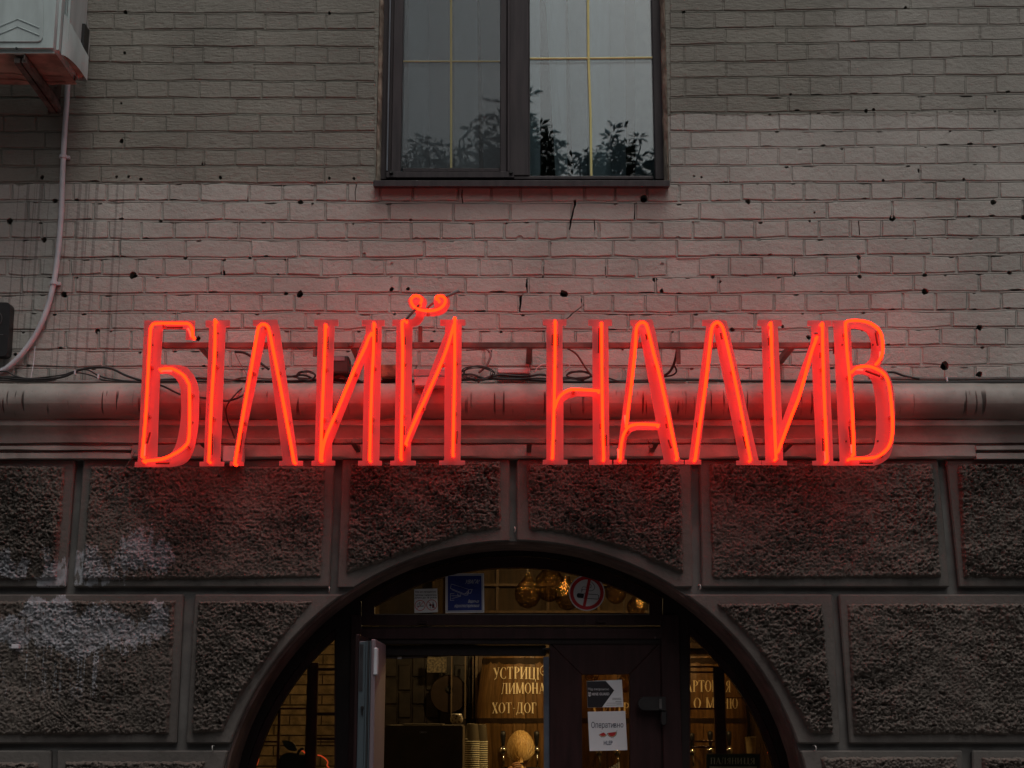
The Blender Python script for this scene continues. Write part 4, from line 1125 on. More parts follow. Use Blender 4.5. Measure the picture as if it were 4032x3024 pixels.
# recessed service panel with two pressed chevrons
def pl(x, y, Y=Yf): q = P(x, y, Y); return (q.x, q.z)
pan = [pl(*p) for p in [(-600, -200), (178, -200)] + [(170, 150), (163, 163), (150, 168)] + [(-600, 168)]]
M().prism([pan], Yf - .006, Yf + .001).bevel(.003).build('front_panel', MWHITE, ac)
for dy in (0, 30):
    pts = [P(x, y + dy, Yf - .006) for x, y in ((-80, 138), (0, 104), (70, 75), (155, 110))]
    M().tube(pts, .0035, 6).build('pressed_rib', MWHITE, ac)
M().lathe([(.005, -.006), (.005, 0)], P(66, 192, Yf), 8, 'y').build('screw', MBLK, ac)
M().box(xr_ - .79, xr_ - .01, Yf + .012, -.18, zb_ - .004, zb_ - .0005).build('base_pan', MACBOT, ac)
for yy in (-.30, -.24):
    M().tube([(xr_ - .75, yy, zb_ - .006), (xr_ - .25, yy, zb_ - .006), (xr_ - .19, yy + .03, zb_ - .006), (xr_ - .05, yy + .03, zb_ - .006)], .004, 6).build('pressed_rib', MACBOT, ac)
# valve cover on the right side
cxp = []
for k in range(9):
    a = R(90 * k / 8); cxp.append((xr_ + .002 + .036 * math.sin(a), -.28 - .17 * math.cos(a)))
cxp = [(xr_ + .002, -.452)] + cxp[1:] + [(xr_ + .038, -.19), (xr_ + .002, -.19)]
zc0 = P(300, 236, -.40).z
m_ = M(); n = len(cxp); vs_ = [(x, y, zc0) for x, y in cxp] + [(x, y, zc0 + .185 - .075 * max(0, (x - xr_) / .038) ** 2) for x, y in cxp]
m_.add(vs_, [(i, (i + 1) % n, (i + 1) % n + n, i + n) for i in range(n)] + [tuple(range(n, 2 * n))])
m_.build('valve_cover', MWHITE, ac, smooth=True)
M().add([(x, y, zc0 + .012) for x, y in cxp], [tuple(range(n))]).build('valve_cover_base', MACBOT, ac)
M().box(xr_ + .001, xr_ + .020, -.44, -.19, zc0 + .06, zc0 + .52).bevel(.01, 2).build('side_panel', MWHITE, ac, smooth=True)
M().box(xr_ + .021, xr_ + .034, -.26, -.19, zc0 + .08, zc0 + .235).build('side_vent', MBLK, ac)
br = thing('wall_bracket', 'rusty angle bracket carrying the air conditioner', 'bracket', (P(75, 205, -.5).x, 0, P(240, 445, 0).z))
bx = P(78, 205, -.5).x
M().box(bx - .022, bx + .022, -.50, -.002, zb_ - .012, zb_ - .008).box(bx + .018, bx + .022, -.50, -.002, zb_ - .034, zb_ - .0085).build('arm', MRUST, br)
zw = P(238, 440, 0).z
for off, w in ((-.018, .008), (.012, .006)):
    m_ = M(); a = Vector((bx + off, -.485, zb_ - .03)); b = Vector((bx + off + .01, -.012, zw))
    m_.add([a + Vector((-w, 0, .01)), a + Vector((w * 2, 0, .01)), a + Vector((w * 2, 0, -.012)), a + Vector((-w, 0, -.012)),
            b + Vector((-w, 0, .014)), b + Vector((w * 2, 0, .014)), b + Vector((w * 2, 0, -.010)), b + Vector((-w, 0, -.010))],
           [(0, 1, 2, 3), (7, 6, 5, 4), (0, 4, 5, 1), (1, 5, 6, 2), (2, 6, 7, 3), (3, 7, 4, 0)])
    m_.build('brace', MRUST, br)
M().box(bx - .03, bx + .02, -.008, -.001, zw - .01, P(238, 310, 0).z).build('wall_plate', MBRN, br)
M().lathe([(.008, -.008), (.008, 0)], (bx, -.008, P(238, 340, 0).z), 6, 'y').build('bolt', MRUST, br)
def wire(pts, r, mt, lab):
    M().tube(catmull([P(*p) for p in pts], 6), r, 6).build('cable', mt, smooth='all', label=lab, cat='cable', group='cables at the air conditioner')
wire([(342, -60, -.02), (336, 30, -.02), (342, 80, -.02), (350, 150, -.03), (345, 220, -.1), (338, 270, -.15), (326, 305, -.2)], .0065, MGREYC, 'grey hose hanging right of the air conditioner')
wire([(334, -60, -.01), (333, 20, -.01), (338, 60, -.01), (346, 120, -.01), (352, 170, -.01), (350, 240, -.02)], .003, MBLKC, 'thin black wire running down beside the grey hose')
wire([(300, 275, -.25), (298, 305, -.22), (288, 322, -.2), (276, 318, -.18), (272, 300, -.15)], .0055, MBRN, 'dark hose looping under the valve cover')
wire([(315, 270, -.25), (322, 290, -.22), (328, 302, -.2)], .005, MBRN, 'short brown hose stub at the valve cover')

# ---------------------------------------------------------------- small hooks and the clip on the stones
MHOOK = mat('white_hook', (.65, .65, .62), .35, .3)
for (x, y), lab in zip(((2026, 2082), (1297, 2318), (2754, 2308), (838, 2943), (3207, 2942)),
        ('small hook in the joint above the crown of the arch', 'small hook above the left haunch of the arch', 'small hook above the right haunch of the arch', 'small hook left of the arch near the picture bottom', 'small hook right of the arch near the picture bottom')):
    q = P(x, y, -.05)
    pts = [q + Vector((0, .03, 0.006)), q + Vector((0, -.012, .006)), q + Vector((.002, -.020, 0)), q + Vector((.002, -.018, -.010)), q + Vector((-.001, -.010, -.014))]
    M().tube(catmull(pts, 4), .0022, 6).build('wall_hook', MHOOK, smooth='all', label=lab, cat='hook', group='small hooks round the arch')
M().pbox(44, 72, 2537, 2554, -.095, -.06).bevel(.002).build('wall_clip', MCONDUIT, label='tiny white plastic block on the splashed stone', cat='clip')
# ---------------------------------------------------------------- arched entrance front
YE = .25
ent = thing('entrance', 'dark brown arched shop front with fanlight, side lights and double door', 'entrance', (P(2025, 3200, YE).x, YE, 0))
def circ(r, xa, xb, n=24, cy=3305): return arcseg(xa, xb, n, r, cy)
zfl = P(2000, 3430, YE).z
outer = [(x * 1.012, (z - 1.0) * 1.012 + 1.0) for x, z in [(al, .02)] + arcw + [(ar_, .02)]]
def xzE(pts, Y=YE): return XZ(pts, Y)
BOT = 4150
hl = xzE(circ(1090, ACX - 1086, 1322, 20) + [(1322, BOT), (ACX - 1086, BOT)])
hr = xzE([(2712, BOT)] + [(2712, archpt(2712, 1090, 3305))] + circ(1090, 2712, ACX + 1086, 20)[1:] + [(ACX + 1086, BOT)])
hf = xzE([(1420, 2466), (2612, 2466), (2612, archpt(2612, 1118, 3305))] + circ(1118, 2612, 1420, 30)[1:])
hd = xzE([(1418, 2536), (2604, 2536), (2604, BOT), (1418, BOT)])
M().prism([outer, hl, hr, hf, hd], YE, YE + .07).bevel(.0025, 1, 50).build('frame', MPVC2, ent)
# brown mouldings standing proud
Y = YE - .012
M().pbox(1404, 2626, 2472, 2516, Y, YE - .0005).bevel(.003).build('transom', MPVC, ent)
M().pbox(1376, 1417, 2420, BOT, Y - .002, YE - .0005).bevel(.003).build('post', MPVC, ent)
M().pbox(2606, 2680, 2420, BOT, Y - .002, YE - .0005).bevel(.003).build('post', MPVC, ent)
# fanlight sash and glass
so_ = xzE([(1424, 2462), (2608, 2462), (2608, archpt(2608, 1114, 3305))] + circ(1114, 2608, 1424, 30)[1:], YE)
si_ = xzE([(1474, 2418), (2556, 2418), (2556, archpt(2556, 1070, 3305))] + circ(1070, 2556, 1474, 30)[1:], YE)
M().prism([so_, si_], YE - .004, YE + .05).bevel(.004, 1, 50).build('fanlight_sash', MPVC, ent)
m_ = M().pbox(1474, 2556, 2417.5, 2421, YE - .006, YE - .0035); m_.build('glazing_bead', mat('bead', (.10, .085, .075), .4), ent)
M().prism([si_], YE + .012, YE + .016).build('pane', MDGLASS, ent)
for px, py in ((1665, 2450), (2366, 2446)):
    M().pbox(px - 17, px + 17, py - 7, py + 6, YE - .018, YE - .004).bevel(.002).build('drain_cap', MPVC, ent)
# side lights: sash, pane, wooden mullion and glazing bars
def sidelight(s):
    xa = 1322 if s < 0 else 2712
    xo = ACX + s * 1084
    def loop(dr, dx):
        r = 1088 - dr; xin = xa + s * dx; xout = ACX + s * (r - 2)
        a = circ(r, xin, xout, 18)
        return xzE(a + [(xout, BOT - dr), (xin, BOT - dr)])
    M().prism([loop(0, 0), loop(26, 6)], YE + .008, YE + .05).build('sidelight_sash', MPVC, ent)
    M().prism([loop(26, 6)], YE + .022, YE + .026).build('pane', MDGLASS, ent)
    Yb = YE + .030
    MM = wood('mullion_wood_%d' % s, (0.07, 0.022, 0.018), (0.11, 0.036, 0.028), .4)
    def clip(x, y): return archpt(x, 1062, 3305) < y
    if s < 0:
        M().pbox(1205, 1247, archpt(1226, 1062, 3305) + 4, BOT, Yb, Yb + .03).bevel(.003).build('mullion', MM, ent)
        M().pbox(1091, 1100, archpt(1096, 1062, 3305) + 4, BOT, Yb, Yb + .015).build('glazing_bar', MM, ent)
        bars = [(1247, 1324, 2630, 2641), (1247, 1324, 2805, 2815), (1247, 1324, 2904, 2914), (1247, 1324, 2919, 2924), (1100, 1205, 2786, 2794), (1028, 1091, 2917, 2924)]
    else:
        M().pbox(2815, 2858, archpt(2836, 1062, 3305) + 4, BOT, Yb, Yb + .03).bevel(.003).build('mullion', MM, ent)
        bars = [(2717, 2815, 2622, 2629), (2717, 2815, 2643, 2650), (2717, 2815, 2787, 2794), (2719, 2815, 2916, 2923), (2719, 2815, 2938, 2946), (2858, 2935, 2746, 2750)]
    for a, b, c, d in bars: M().pbox(a, b, c, d, Yb + .002, Yb + .014).build('glazing_bar', MM, ent)
sidelight(-1); sidelight(1)
# door head and reveals
M().pbox(1420, 2150, 2540, 2582, YE + .03, YE + .07).bevel(.003).build('door_head', MPVC2, ent)
M().pbox(1418, 2604, 2516.5, 2535, YE - .002, YE + .02).build('door_head', MPVC2, ent)
q = P(2580, 2511, Y); M().lathe([(.005, -.003), (.005, 0)], (q.x, Y - .0005, P(2580, 2511, Y).z), 10, 'y').build('screw_cap', mat('cap', (.06, .05, .05), .4), ent)
# right leaf, closed: mitred rails and stiles, glass, handle
YL = YE + .004
dl = sub('door_leaf', ent, (P(2590, 2600, YL).x, YL, 1.0)); dl['label'] = 'closed right door leaf carrying the stickers and the handle'
go = [(2293, 2658), (2477, 2656)]
def trap(pts, nm): M().prism([XZ(pts, YL)], YL, YL + .05).bevel(.0022, 1, 50).build(nm, MPVC, dl)
trap([(2164, 2531), (2598, 2529), (2478, 2655), (2292, 2657)], 'top_rail')
trap([(2163.5, 2532), (2291, 2658), (2300, BOT), (2166, BOT)], 'stile')
trap([(2599, 2530), (2614, 2530), (2614, BOT), (2484, BOT), (2479, 2656)], 'stile')
M().pbox(2288, 2486, 2652, BOT, YL + .022, YL + .026).build('pane', MDGLASS, dl)
M().pbox(2141, 2163, 2586, BOT, YL + .008, YL + .05).build('edge_strip', mat('blue_grey_edge', (.10, .125, .16), .35, .3), dl)
M().pbox(2137, 2167, 2551, 2557, YL - .002, YL + .01).build('striker', MBLK, dl)
# handle: a flat rounded pull with an upright tail
qh = lambda pts, Yh: XZ(pts, Yh)
hs_ = [(2622, 2743), (2622, 2797), (2540, 2797)] + [(2540 - 27 * math.sin(a), 2770 + 27 * math.cos(a)) for a in np.linspace(.2, math.pi - .2, 9)] + [(2540, 2743)]
M().prism([qh(hs_, YL - .05)], YL - .05, YL - .020).bevel(.005, 2).build('handle', MBLK, dl, smooth=True)
M().pbox(2596, 2606, 2752, 2790, YL - .054, YL - .049).build('handle_seam', mat('seam_grey', (.09, .09, .09), .4), dl)
M().prism([qh([(2602, 2800), (2626, 2800), (2626, 2848), (2620, 2856), (2608, 2856), (2602, 2848)], YL - .045)], YL - .045, YL - .025).bevel(.004).build('handle_tail', MBLK, dl)
# left leaf, open towards the street, seen on its closing edge
lf = sub('door_leaf', ent, (P(1500, 2600, 0).x, .0, 1.0)); lf['label'] = 'left door leaf standing open towards the street, seen edge-on'
Yo = -.26
MEDGE = mat('grey_profile', (0.105, 0.135, 0.155), 0.35, 0.4, var=.1, sc=4, st=(4, 4, .3))
MEDGE2 = mat('mauve_inner_face', (0.20, 0.16, 0.18), 0.45, 0.1, var=.1, sc=4, st=(4, 4, .3))
zt1 = P(1430, 2497, Yo).z; zt2 = P(1450, 2525, Yo).z
x = lambda px: P(px, 2600, Yo).x
M().box(x(1398), x(1413), Yo + .004, YE - .02, .05, zt1).bevel(.003).build('outer_rebate', MPVC, lf)
M().box(x(1413), x(1440), Yo, YE - .02, .05, zt2).bevel(.002).build('edge_profile', MEDGE, lf)
for i, (a, b) in enumerate(((1441, 1447), (1448.5, 1453), (1455, 1459))):
    M().box(x(a), x(b), Yo - .002, YE - .02, .05, zt2 + .002).build('gasket', (MEDGE, MSEAL, MEDGE)[i], lf)
M().box(x(1460), x(1478), Yo + .002, YE - .02, .05, zt2 + .008).bevel(.003).build('inner_face', MEDGE2, lf)
M().box(x(1471), x(1486), Yo - .006, Yo + .055, P(1480, 2658, Yo).z, P(1480, 2550, Yo).z).bevel(.004).build('edge_guard', mat('white_block', (.55, .58, .62), .4), lf)
M().box(x(1415), x(1430), Yo - .0015, Yo + .002, P(1, 2722, Yo).z, P(1, 2537, Yo).z).build('lock_plate', mat('lock_plate', (.05, .05, .055), .4, .5), lf)
q = P(1427, 2786, Yo); M().lathe([(.006, -.010), (.007, 0)], (q.x, Yo, q.z), 10, 'y').box(q.x - .003, q.x + .003, Yo - .006, Yo + .001, q.z - .03, q.z).build('lock_cylinder', MBLK, lf)
# door closer arm inside
cl = [P(1500, 2588, YE + .09), P(1580, 2589, YE + .12), P(1665, 2585, YE + .14), P(1680, 2586, YE + .16)]
M().tube(cl, .006, 8).build('closer_arm', mat('dark_steel', (.06, .05, .055), .35, .7), ent)
M().tube([P(1564, 2589, YE + .105), P(1580, 2589, YE + .11)], .0085, 8).build('closer_joint', mat('steel', (.4, .4, .42), .3, .8), ent)

# ---------------------------------------------------------------- printed things on the glass
FONTS = {}
def text_mesh(s, bold=0.0):
    cu = bpy.data.curves.new('t', 'FONT'); cu.body = s; cu.resolution_u = 2; cu.offset = bold
    o = bpy.data.objects.new('t', cu); COL.objects.link(o)
    bpy.context.view_layer.update()
    d = bpy.context.evaluated_depsgraph_get()
    me = bpy.data.meshes.new_from_object(o.evaluated_get(d))
    V = np.array([v.co[:2] for v in me.vertices]); F = [tuple(p.vertices) for p in me.polygons]
    bpy.data.objects.remove(o); bpy.data.curves.remove(cu); bpy.data.meshes.remove(me)
    if not len(V): return None
    lo = V.min(0); hi = V.max(0)
    return (V - lo) / (hi - lo), F
def on_quad(V, F, quad, Y, slant=0.0):
    """unit square (u right, v up) to photo quad TL, TR, BR, BL at depth Y"""
    tl, tr, br_, bl_ = [np.array(q_, float) for q_ in quad]
    out = []
    for u, v in V:
        u2 = u + slant * v
        p = (tl * (1 - u2) + tr * u2) * v + (bl_ * (1 - u2) + br_ * u2) * (1 - v)
        q_ = P(p[0], p[1], Y); out.append((q_.x, Y, q_.z))
    return M().add(out, F)
def qtext(s, x0, x1, y0, y1, Y, mt, parent, dy=0, bold=0.0, slant=0.0, nm='lettering'):
    r_ = text_mesh(s, bold)
    if r_: on_quad(r_[0], r_[1], ((x0, y0 + dy), (x1, y0), (x1, y1), (x0, y1 + dy)), Y, slant).build(nm, mt, parent)
def card(quad, Y, mt, nm='card', parent=None, th=.0012, **kw):
    return M().prism([XZ(list(quad)[::-1], Y)], Y, Y + th).build(nm, mt, parent, **kw)
def disc(cx, cy, r, n=32, ry=None): return [(cx + r * math.cos(2 * math.pi * k / n), cy - (ry or r) * math.sin(2 * math.pi * k / n)) for k in range(n)]
def flat(poly, Y, mt, parent, nm, th=.0004): M().prism([XZ(poly, Y)], Y, Y + th).build(nm, mt, parent)
def ringp(cx, cy, r0, r1, Y, mt, parent, nm): M().prism([XZ(disc(cx, cy, r0), Y), XZ(disc(cx, cy, r1), Y)], Y, Y + .0004).build(nm, mt, parent)
def stroke(pts, w, Y, mt, parent, nm='drawing'):
    m_ = M()
    for (a, b), (c, d) in zip(pts, pts[1:]):
        L = math.hypot(c - a, d - b) or 1; nx, ny = -(d - b) / L * w / 2, (c - a) / L * w / 2
        ex, ey = (c - a) / L * w * .2, (d - b) / L * w * .2
        m_.prism([XZ([(a + nx - ex, b + ny - ey), (c + nx + ex, d + ny + ey), (c - nx + ex, d - ny + ey), (a - nx - ex, b - ny - ey)], Y)], Y - .00005 * (len(m_.f) % 3), Y + .0003)
    m_.build(nm, mt, parent)
MPAPER = mat('paper_white', (.62, .66, .70), .6, var=.04)
MWSTK = mat('sticker_white', (.60, .60, .62), .5, var=.05)
MBLUE = mat('sticker_blue', (.010, .022, .16), .4, var=.1)
MINK = mat('ink_black', (.01, .01, .015), .5)
MNAVY = mat('ink_navy', (.015, .018, .06), .5)
MRED = mat('sign_red', (.42, .010, .015), .45)
MGREYP = mat('print_grey', (.42, .42, .44), .5)
YG = YE + .0095
# age sticker
st = thing('sticker', 'small white sticker about no tobacco or alcohol under 18, left on the fanlight', 'sticker', (P(1677, 2412, YG).x, YG, P(1677, 2412, YG).z))
def U(pts, ox, oy, s): return [(ox + a * s, oy + b * s) for a, b in pts]
s1 = 350 / 2212
card(U([(195, 568), (770, 550), (785, 1140), (200, 1160)], 1600, 2230, s1), YG, MWSTK, 'backing', st)
for tx, a, b, c, d in (('Ми не продаємо', 222, 738, 608, 660), ('тютюн і алкоголь', 204, 762, 684, 736), ('дітям до 18 років', 206, 756, 750, 808)):
    qtext(tx, 1600 + a * s1, 1600 + b * s1, 2230 + c * s1, 2230 + d * s1, YG - .0006, MINK, st, .8, .02)
for cx, cy in ((342, 972), (630, 960)):
    ringp(1600 + cx * s1, 2230 + cy * s1, 134 * s1, 118 * s1, YG - .0008, MRED, st, 'ring')
stroke(U([(255, 1060), (428, 885)], 1600, 2230, s1), 2.2, YG - .0009, MRED, st, 'slash')
stroke(U([(540, 875), (718, 1045)], 1600, 2230, s1), 2.2, YG - .0009, MRED, st, 'slash')
stroke(U([(262, 992), (432, 988)], 1600, 2230, s1), 3, YG - .0006, MINK, st)
stroke(U([(262, 970), (275, 935), (320, 930), (325, 890), (345, 900), (335, 940), (310, 960)], 1600, 2230, s1), 1.6, YG - .0006, MINK, st)
flat(disc(1600 + 598 * s1, 2230 + 965 * s1, 30 * s1), YG - .0006, MINK, st, 'drawing')
stroke(U([(598, 990), (598, 1038)], 1600, 2230, s1), 1.5, YG - .0006, MINK, st); stroke(U([(575, 1038), (620, 1038)], 1600, 2230, s1), 1.5, YG - .0006, MINK, st)
flat(U([(640, 1035), (700, 1035), (695, 950), (675, 925), (670, 880), (655, 880), (655, 930), (640, 955)][::-1], 1600, 2230, s1), YG - .0007, MINK, st, 'drawing')
# camera warning
st = thing('sign', 'blue video surveillance warning square with a white camera, on the fanlight', 'sign', (P(1830, 2412, YG).x, YG, P(1830, 2412, YG).z))
q4 = U([(975, 185), (1930, 172), (1940, 1150), (975, 1165)], 1600, 2230, s1)
card(q4, YG, MWSTK, 'backing', st)
card(U([(1003, 212), (1900, 200), (1908, 1122), (1003, 1135)], 1600, 2230, s1), YG - .0006, MBLUE, 'line', st, .0004)
card(U([(1012, 222), (1890, 210), (1898, 1112), (1012, 1125)], 1600, 2230, s1), YG - .0010, MWSTK, 'border', st, .0003)
card(U([(1030, 240), (1872, 228), (1880, 1095), (1030, 1105)], 1600, 2230, s1), YG - .0014, MBLUE, 'field', st, .0003)
qtext('УВАГА!', 1600 + 1450 * s1, 1600 + 1790 * s1, 2230 + 328 * s1, 2230 + 430 * s1, YG - .0019, MGREYP, st, 1, .01, .12)
qtext('Ведеться', 1600 + 1528 * s1, 1600 + 1790 * s1, 2230 + 828 * s1, 2230 + 920 * s1, YG - .0019, MGREYP, st, 0, .02, .1)
qtext('відеоспостереження', 1600 + 1190 * s1, 1600 + 1800 * s1, 2230 + 930 * s1, 2230 + 1035 * s1, YG - .0019, MGREYP, st, 1, .02, .04)
for pl_, w in (([(1120, 440), (1560, 575), (1640, 572), (1600, 670), (1545, 665), (1540, 590)], 1.6), ([(1120, 440), (1095, 545), (1440, 685), (1520, 680), (1555, 590), (1460, 680)], 1.4), ([(1130, 580), (1460, 718), (1530, 712), (1540, 610)], 1.4),
               ([(1190, 680), (1095, 680), (1095, 850), (1190, 845)], 1.4), ([(1120, 730), (1350, 735), (1355, 690)], 1.4), ([(1130, 805), (1300, 755), (1350, 745)], 1.4), ([(1275, 680), (1280, 720), (1320, 715)], 1.3), ([(1560, 575), (1180, 455), (1140, 450)], 1.3)):
    stroke(U(pl_, 1600, 2230, s1), w, YG - .0019, MGREYP, st)
# no smoking
s2 = 220 / 1738
st = thing('sign', 'round red and white no smoking sign on the right of the fanlight', 'sign', (P(2310, 2405, YG).x, YG, P(2310, 2405, YG).z))
cx, cy = 2200 + 875 * s2, 2230 + 825 * s2
flat(disc(cx, cy, 70.5, 40), YG, MWSTK, st, 'backing', .001)
ringp(cx, cy, 66.5, 53, YG - .0006, MRED, st, 'ring')
flat(U([(915, 380), (1010, 385), (830, 1270), (745, 1240)], 2200, 2230, s2), YG - .0012, MRED, st, 'slash')
stroke(U([(800, 850), (1215, 885), (1248, 920), (1240, 1000), (1210, 1020), (780, 990)], 2200, 2230, s2), 2.2, YG - .0006, MINK, st)
flat(disc(2200 + 620 * s2, 2230 + 905 * s2, 7.5, 16, 9.4), YG - .0007, MINK, st, 'drawing')
flat(U([(620, 832), (780, 850), (785, 900), (765, 990), (610, 978)], 2200, 2230, s2), YG - .0008, MINK, st, 'drawing')
stroke(U([(690, 815), (735, 750), (725, 720), (840, 715)], 2200, 2230, s2), 1.6, YG - .0006, MINK, st)
stroke(U([(700, 760), (720, 700), (735, 650), (770, 635), (860, 650)], 2200, 2230, s2), 1.6, YG - .0006, MINK, st)
stroke(U([(1010, 480), (1080, 550), (1125, 630), (1110, 700), (1060, 750), (1000, 762), (940, 757)], 2200, 2230, s2), 1.8, YG - .0006, MINK, st)
stroke(U([(985, 555), (1012, 600), (1000, 650), (965, 670)], 2200, 2230, s2), 1.8, YG - .0006, MINK, st)
# guard company sticker on the door
YD = YL + .019
s3 = 200 / 2212
st = thing('sticker', 'black and white security company sticker on the door glass above the paper', 'sticker', (P(2382, 2785, YD).x, YD, P(2382, 2785, YD).z))
g3 = lambda pts: U(pts, 2300, 2660, s3)
card(g3([(112, 245), (1645, 180), (1712, 1365), (152, 1400)]), YD, MPAPER, 'backing', st)
flat(g3([(116, 250), (935, 235), (1310, 645), (785, 1380), (156, 1392)][::-1]), YD - .0008, MINK, st, 'black_field')
qtext('Під охороною', 2300 + 172 * s3, 2300 + 1085 * s3, 2660 + 535 * s3, 2660 + 665 * s3, YD - .0014, MGREYP, st, 0, .01)
qtext('MINE GUARD', 2300 + 332 * s3, 2300 + 1100 * s3, 2660 + 738 * s3, 2660 + 860 * s3, YD - .0014, MGREYP, st, 1, .03)
flat(g3([(182, 705), (240, 745), (290, 705), (290, 800), (185, 800)]), YD - .0014, MGREYP, st, 'emblem'); flat(g3([(185, 818), (290, 818), (290, 885), (240, 925), (185, 885)]), YD - .0014, MGREYP, st, 'emblem')
for a, b, y in ((1235, 1620, 985), (1235, 1630, 1050), (1370, 1630, 1140)):
    for k in range(9):
        xx = a + (b - a) * k / 9
        stroke(g3([(xx, y), (xx + (b - a) / 9 * .7, y)]), 1.7, YD - .0008, MINK, st, 'small_print')
for a, b, y in ((985, 1640, 1203), (1420, 1640, 1243), (965, 1640, 1290)): stroke(g3([(a, y), (b, y - 6)]), .9, YD - .0008, MINK, st, 'small_print')
# paper with the watermelons
st = thing('poster', 'square white paper reading Оперативно HLEP with watermelon slices, on the door glass', 'poster', (P(2392, 2956, YD).x, YD, P(2392, 2956, YD).z))
s4 = 650 / 2058; g4 = lambda pts: U(pts, 2100, 2500, s4)
card(g4([(678, 958), (1146, 948), (1174, 1436), (702, 1447)]), YD, MPAPER, 'sheet', st)
qtext('Операт', 2100 + 722 * s4, 2100 + 962 * s4, 2500 + 1080 * s4, 2500 + 1178 * s4, YD - .0006, MNAVY, st, 1.0, .004)
for pl_ in (((972, 1104), (972, 1155), (998, 1104), (998, 1155)), ((1010, 1155), (1010, 1104), (1028, 1107), (1031, 1120), (1012, 1128), (1032, 1134), (1032, 1150), (1010, 1154)),
            ((1048, 1103), (1048, 1154)), ((1075, 1103), (1075, 1153)), ((1048, 1128), (1075, 1127))): stroke(g4(pl_), 2.2, YD - .0006, MNAVY, st, 'lettering')
qtext('о', 2100 + 1087 * s4, 2100 + 1122 * s4, 2500 + 1101 * s4, 2500 + 1154 * s4, YD - .0006, MNAVY, st, 0, .004)
qtext('HLEP', 2100 + 878 * s4, 2100 + 988 * s4, 2500 + 1318 * s4, 2500 + 1372 * s4, YD - .0006, MNAVY, st, .5, .018)
MRIND = mat('rind_green', (.06, .09, .03), .6); MPITH = mat('pith', (.5, .42, .28), .6); MFLESH = mat('melon_red', (.40, .015, .018), .5)
def melon(cx, cy, r, a0, a1, corner):
    for k, (rr2, mt) in enumerate(((r, MRIND), (r * .9, MPITH), (r * .8, MFLESH))):
        pts = [(cx + rr2 * math.cos(R(a)), cy + rr2 * math.sin(R(a))) for a in np.linspace(a0, a1, 12)]
        if corner: pts.append(corner)
        flat(g4(pts), YD - .0006 - .0005 * k, mt, st, 'drawing')
melon(980, 1215, 62, -8, 172, None); melon(868, 1212, 62, 40, 150, (878, 1215))
for a, b in (((1030, 1205), (1048, 1190)), ((905, 1240), (925, 1235)), ((850, 1215), (845, 1205)), ((975, 1275), (973, 1288)), ((993, 1275), (996, 1288)), ((855, 1268), (853, 1282)), ((878, 1268), (880, 1282))):
    stroke(g4([a, b]), 1.0, YD - .0006, MNAVY, st)

# ---------------------------------------------------------------- the bar inside
MBW = mat('bar_wall_plaster', (0.30, 0.22, 0.12), 0.9, var=.2)
MCEIL = mat('dark_ceiling', (0.04, 0.03, 0.022), 0.9)
MFLOOR = mat('dark_floor_tile', (0.06, 0.05, 0.045), 0.5)
MWPAN = wood('brown_wall_boards', (0.05, 0.028, 0.012), (0.10, 0.058, 0.026), .45)
MYB = mat('yellow_lit_brick', (0.36, 0.28, 0.17), 0.85, var=.25, sc=14, bd=.004, bsc=40)
MYM = mat('yellow_mortar', (0.13, 0.10, 0.06), 0.9)
rm = M(); rm.box(-2.3, 2.3, .36, 5.9, -.05, 0.015); rm.build('bar_floor', MFLOOR, kind='structure', label='floor of the bar')
rm = M(); rm.box(-2.3, 2.3, .45, 5.9, 3.05, 3.1); rm.build('bar_ceiling', MCEIL, kind='structure', label='dark ceiling of the bar')
rm = M(); rm.box(-2.32, -2.25, .42, 5.9, 0, 3.05); rm.box(2.25, 2.32, .42, 5.9, 0, 3.05); rm.build('bar_side_wall', MBW, kind='structure', label='side walls of the bar')
rm = M(); rm.box(-2.25, 2.25, 5.75, 5.9, 0, 3.05); bw = rm.build('bar_back_wall', MYM, kind='structure', label='back wall of the bar')
# front wall inner face above the arch
bk = M(); rb = random.Random(3)
for r_ in range(34):
    z = .35 + r_ * .078; x = -2.25 + (r_ % 2) * -.12
    while x < -.62:
        w = .25
        bk.box(max(-2.24, x + .005), min(-.6, x + w - .006), 5.735 + rb.uniform(-.003, .003), 5.752, z + .005, z + .072)
        x += w
bk.build('brick', MYB, bw, kind='stuff')
# brown boards behind the barrels
bb = thing('board_panelling', 'brown wooden boards on the back wall behind the barrels', 'panelling', (.8, 5.0, 0))
for k in range(20):
    x = -.25 + k * .125
    M().box(x, x + .124, 5.0 + rb.uniform(0, .006), 5.03, .02, 2.15).build('board', MWPAN, bb)
M().box(-.26, 2.24, 4.9, 5.03, 2.16, 2.2).build('shelf', MWPAN, bb)
M().box(-.6, 2.24, 5.02, 5.05, 2.21, 3.04).build('upper_panel', wood('upper_panel_wood', (.03, .018, .008), (.055, .033, .014), .6), bb)
for k in range(8):
    x = -.5 + k * .38; M().box(x, x + .02, 4.96, 5.019, 2.2, 3.0).build('divider', MWPAN, bb)
for z in (2.42, 2.62): M().box(-.26, 2.24, 4.93, 5.018, z, z + .018).build('shelf', MWPAN, bb)

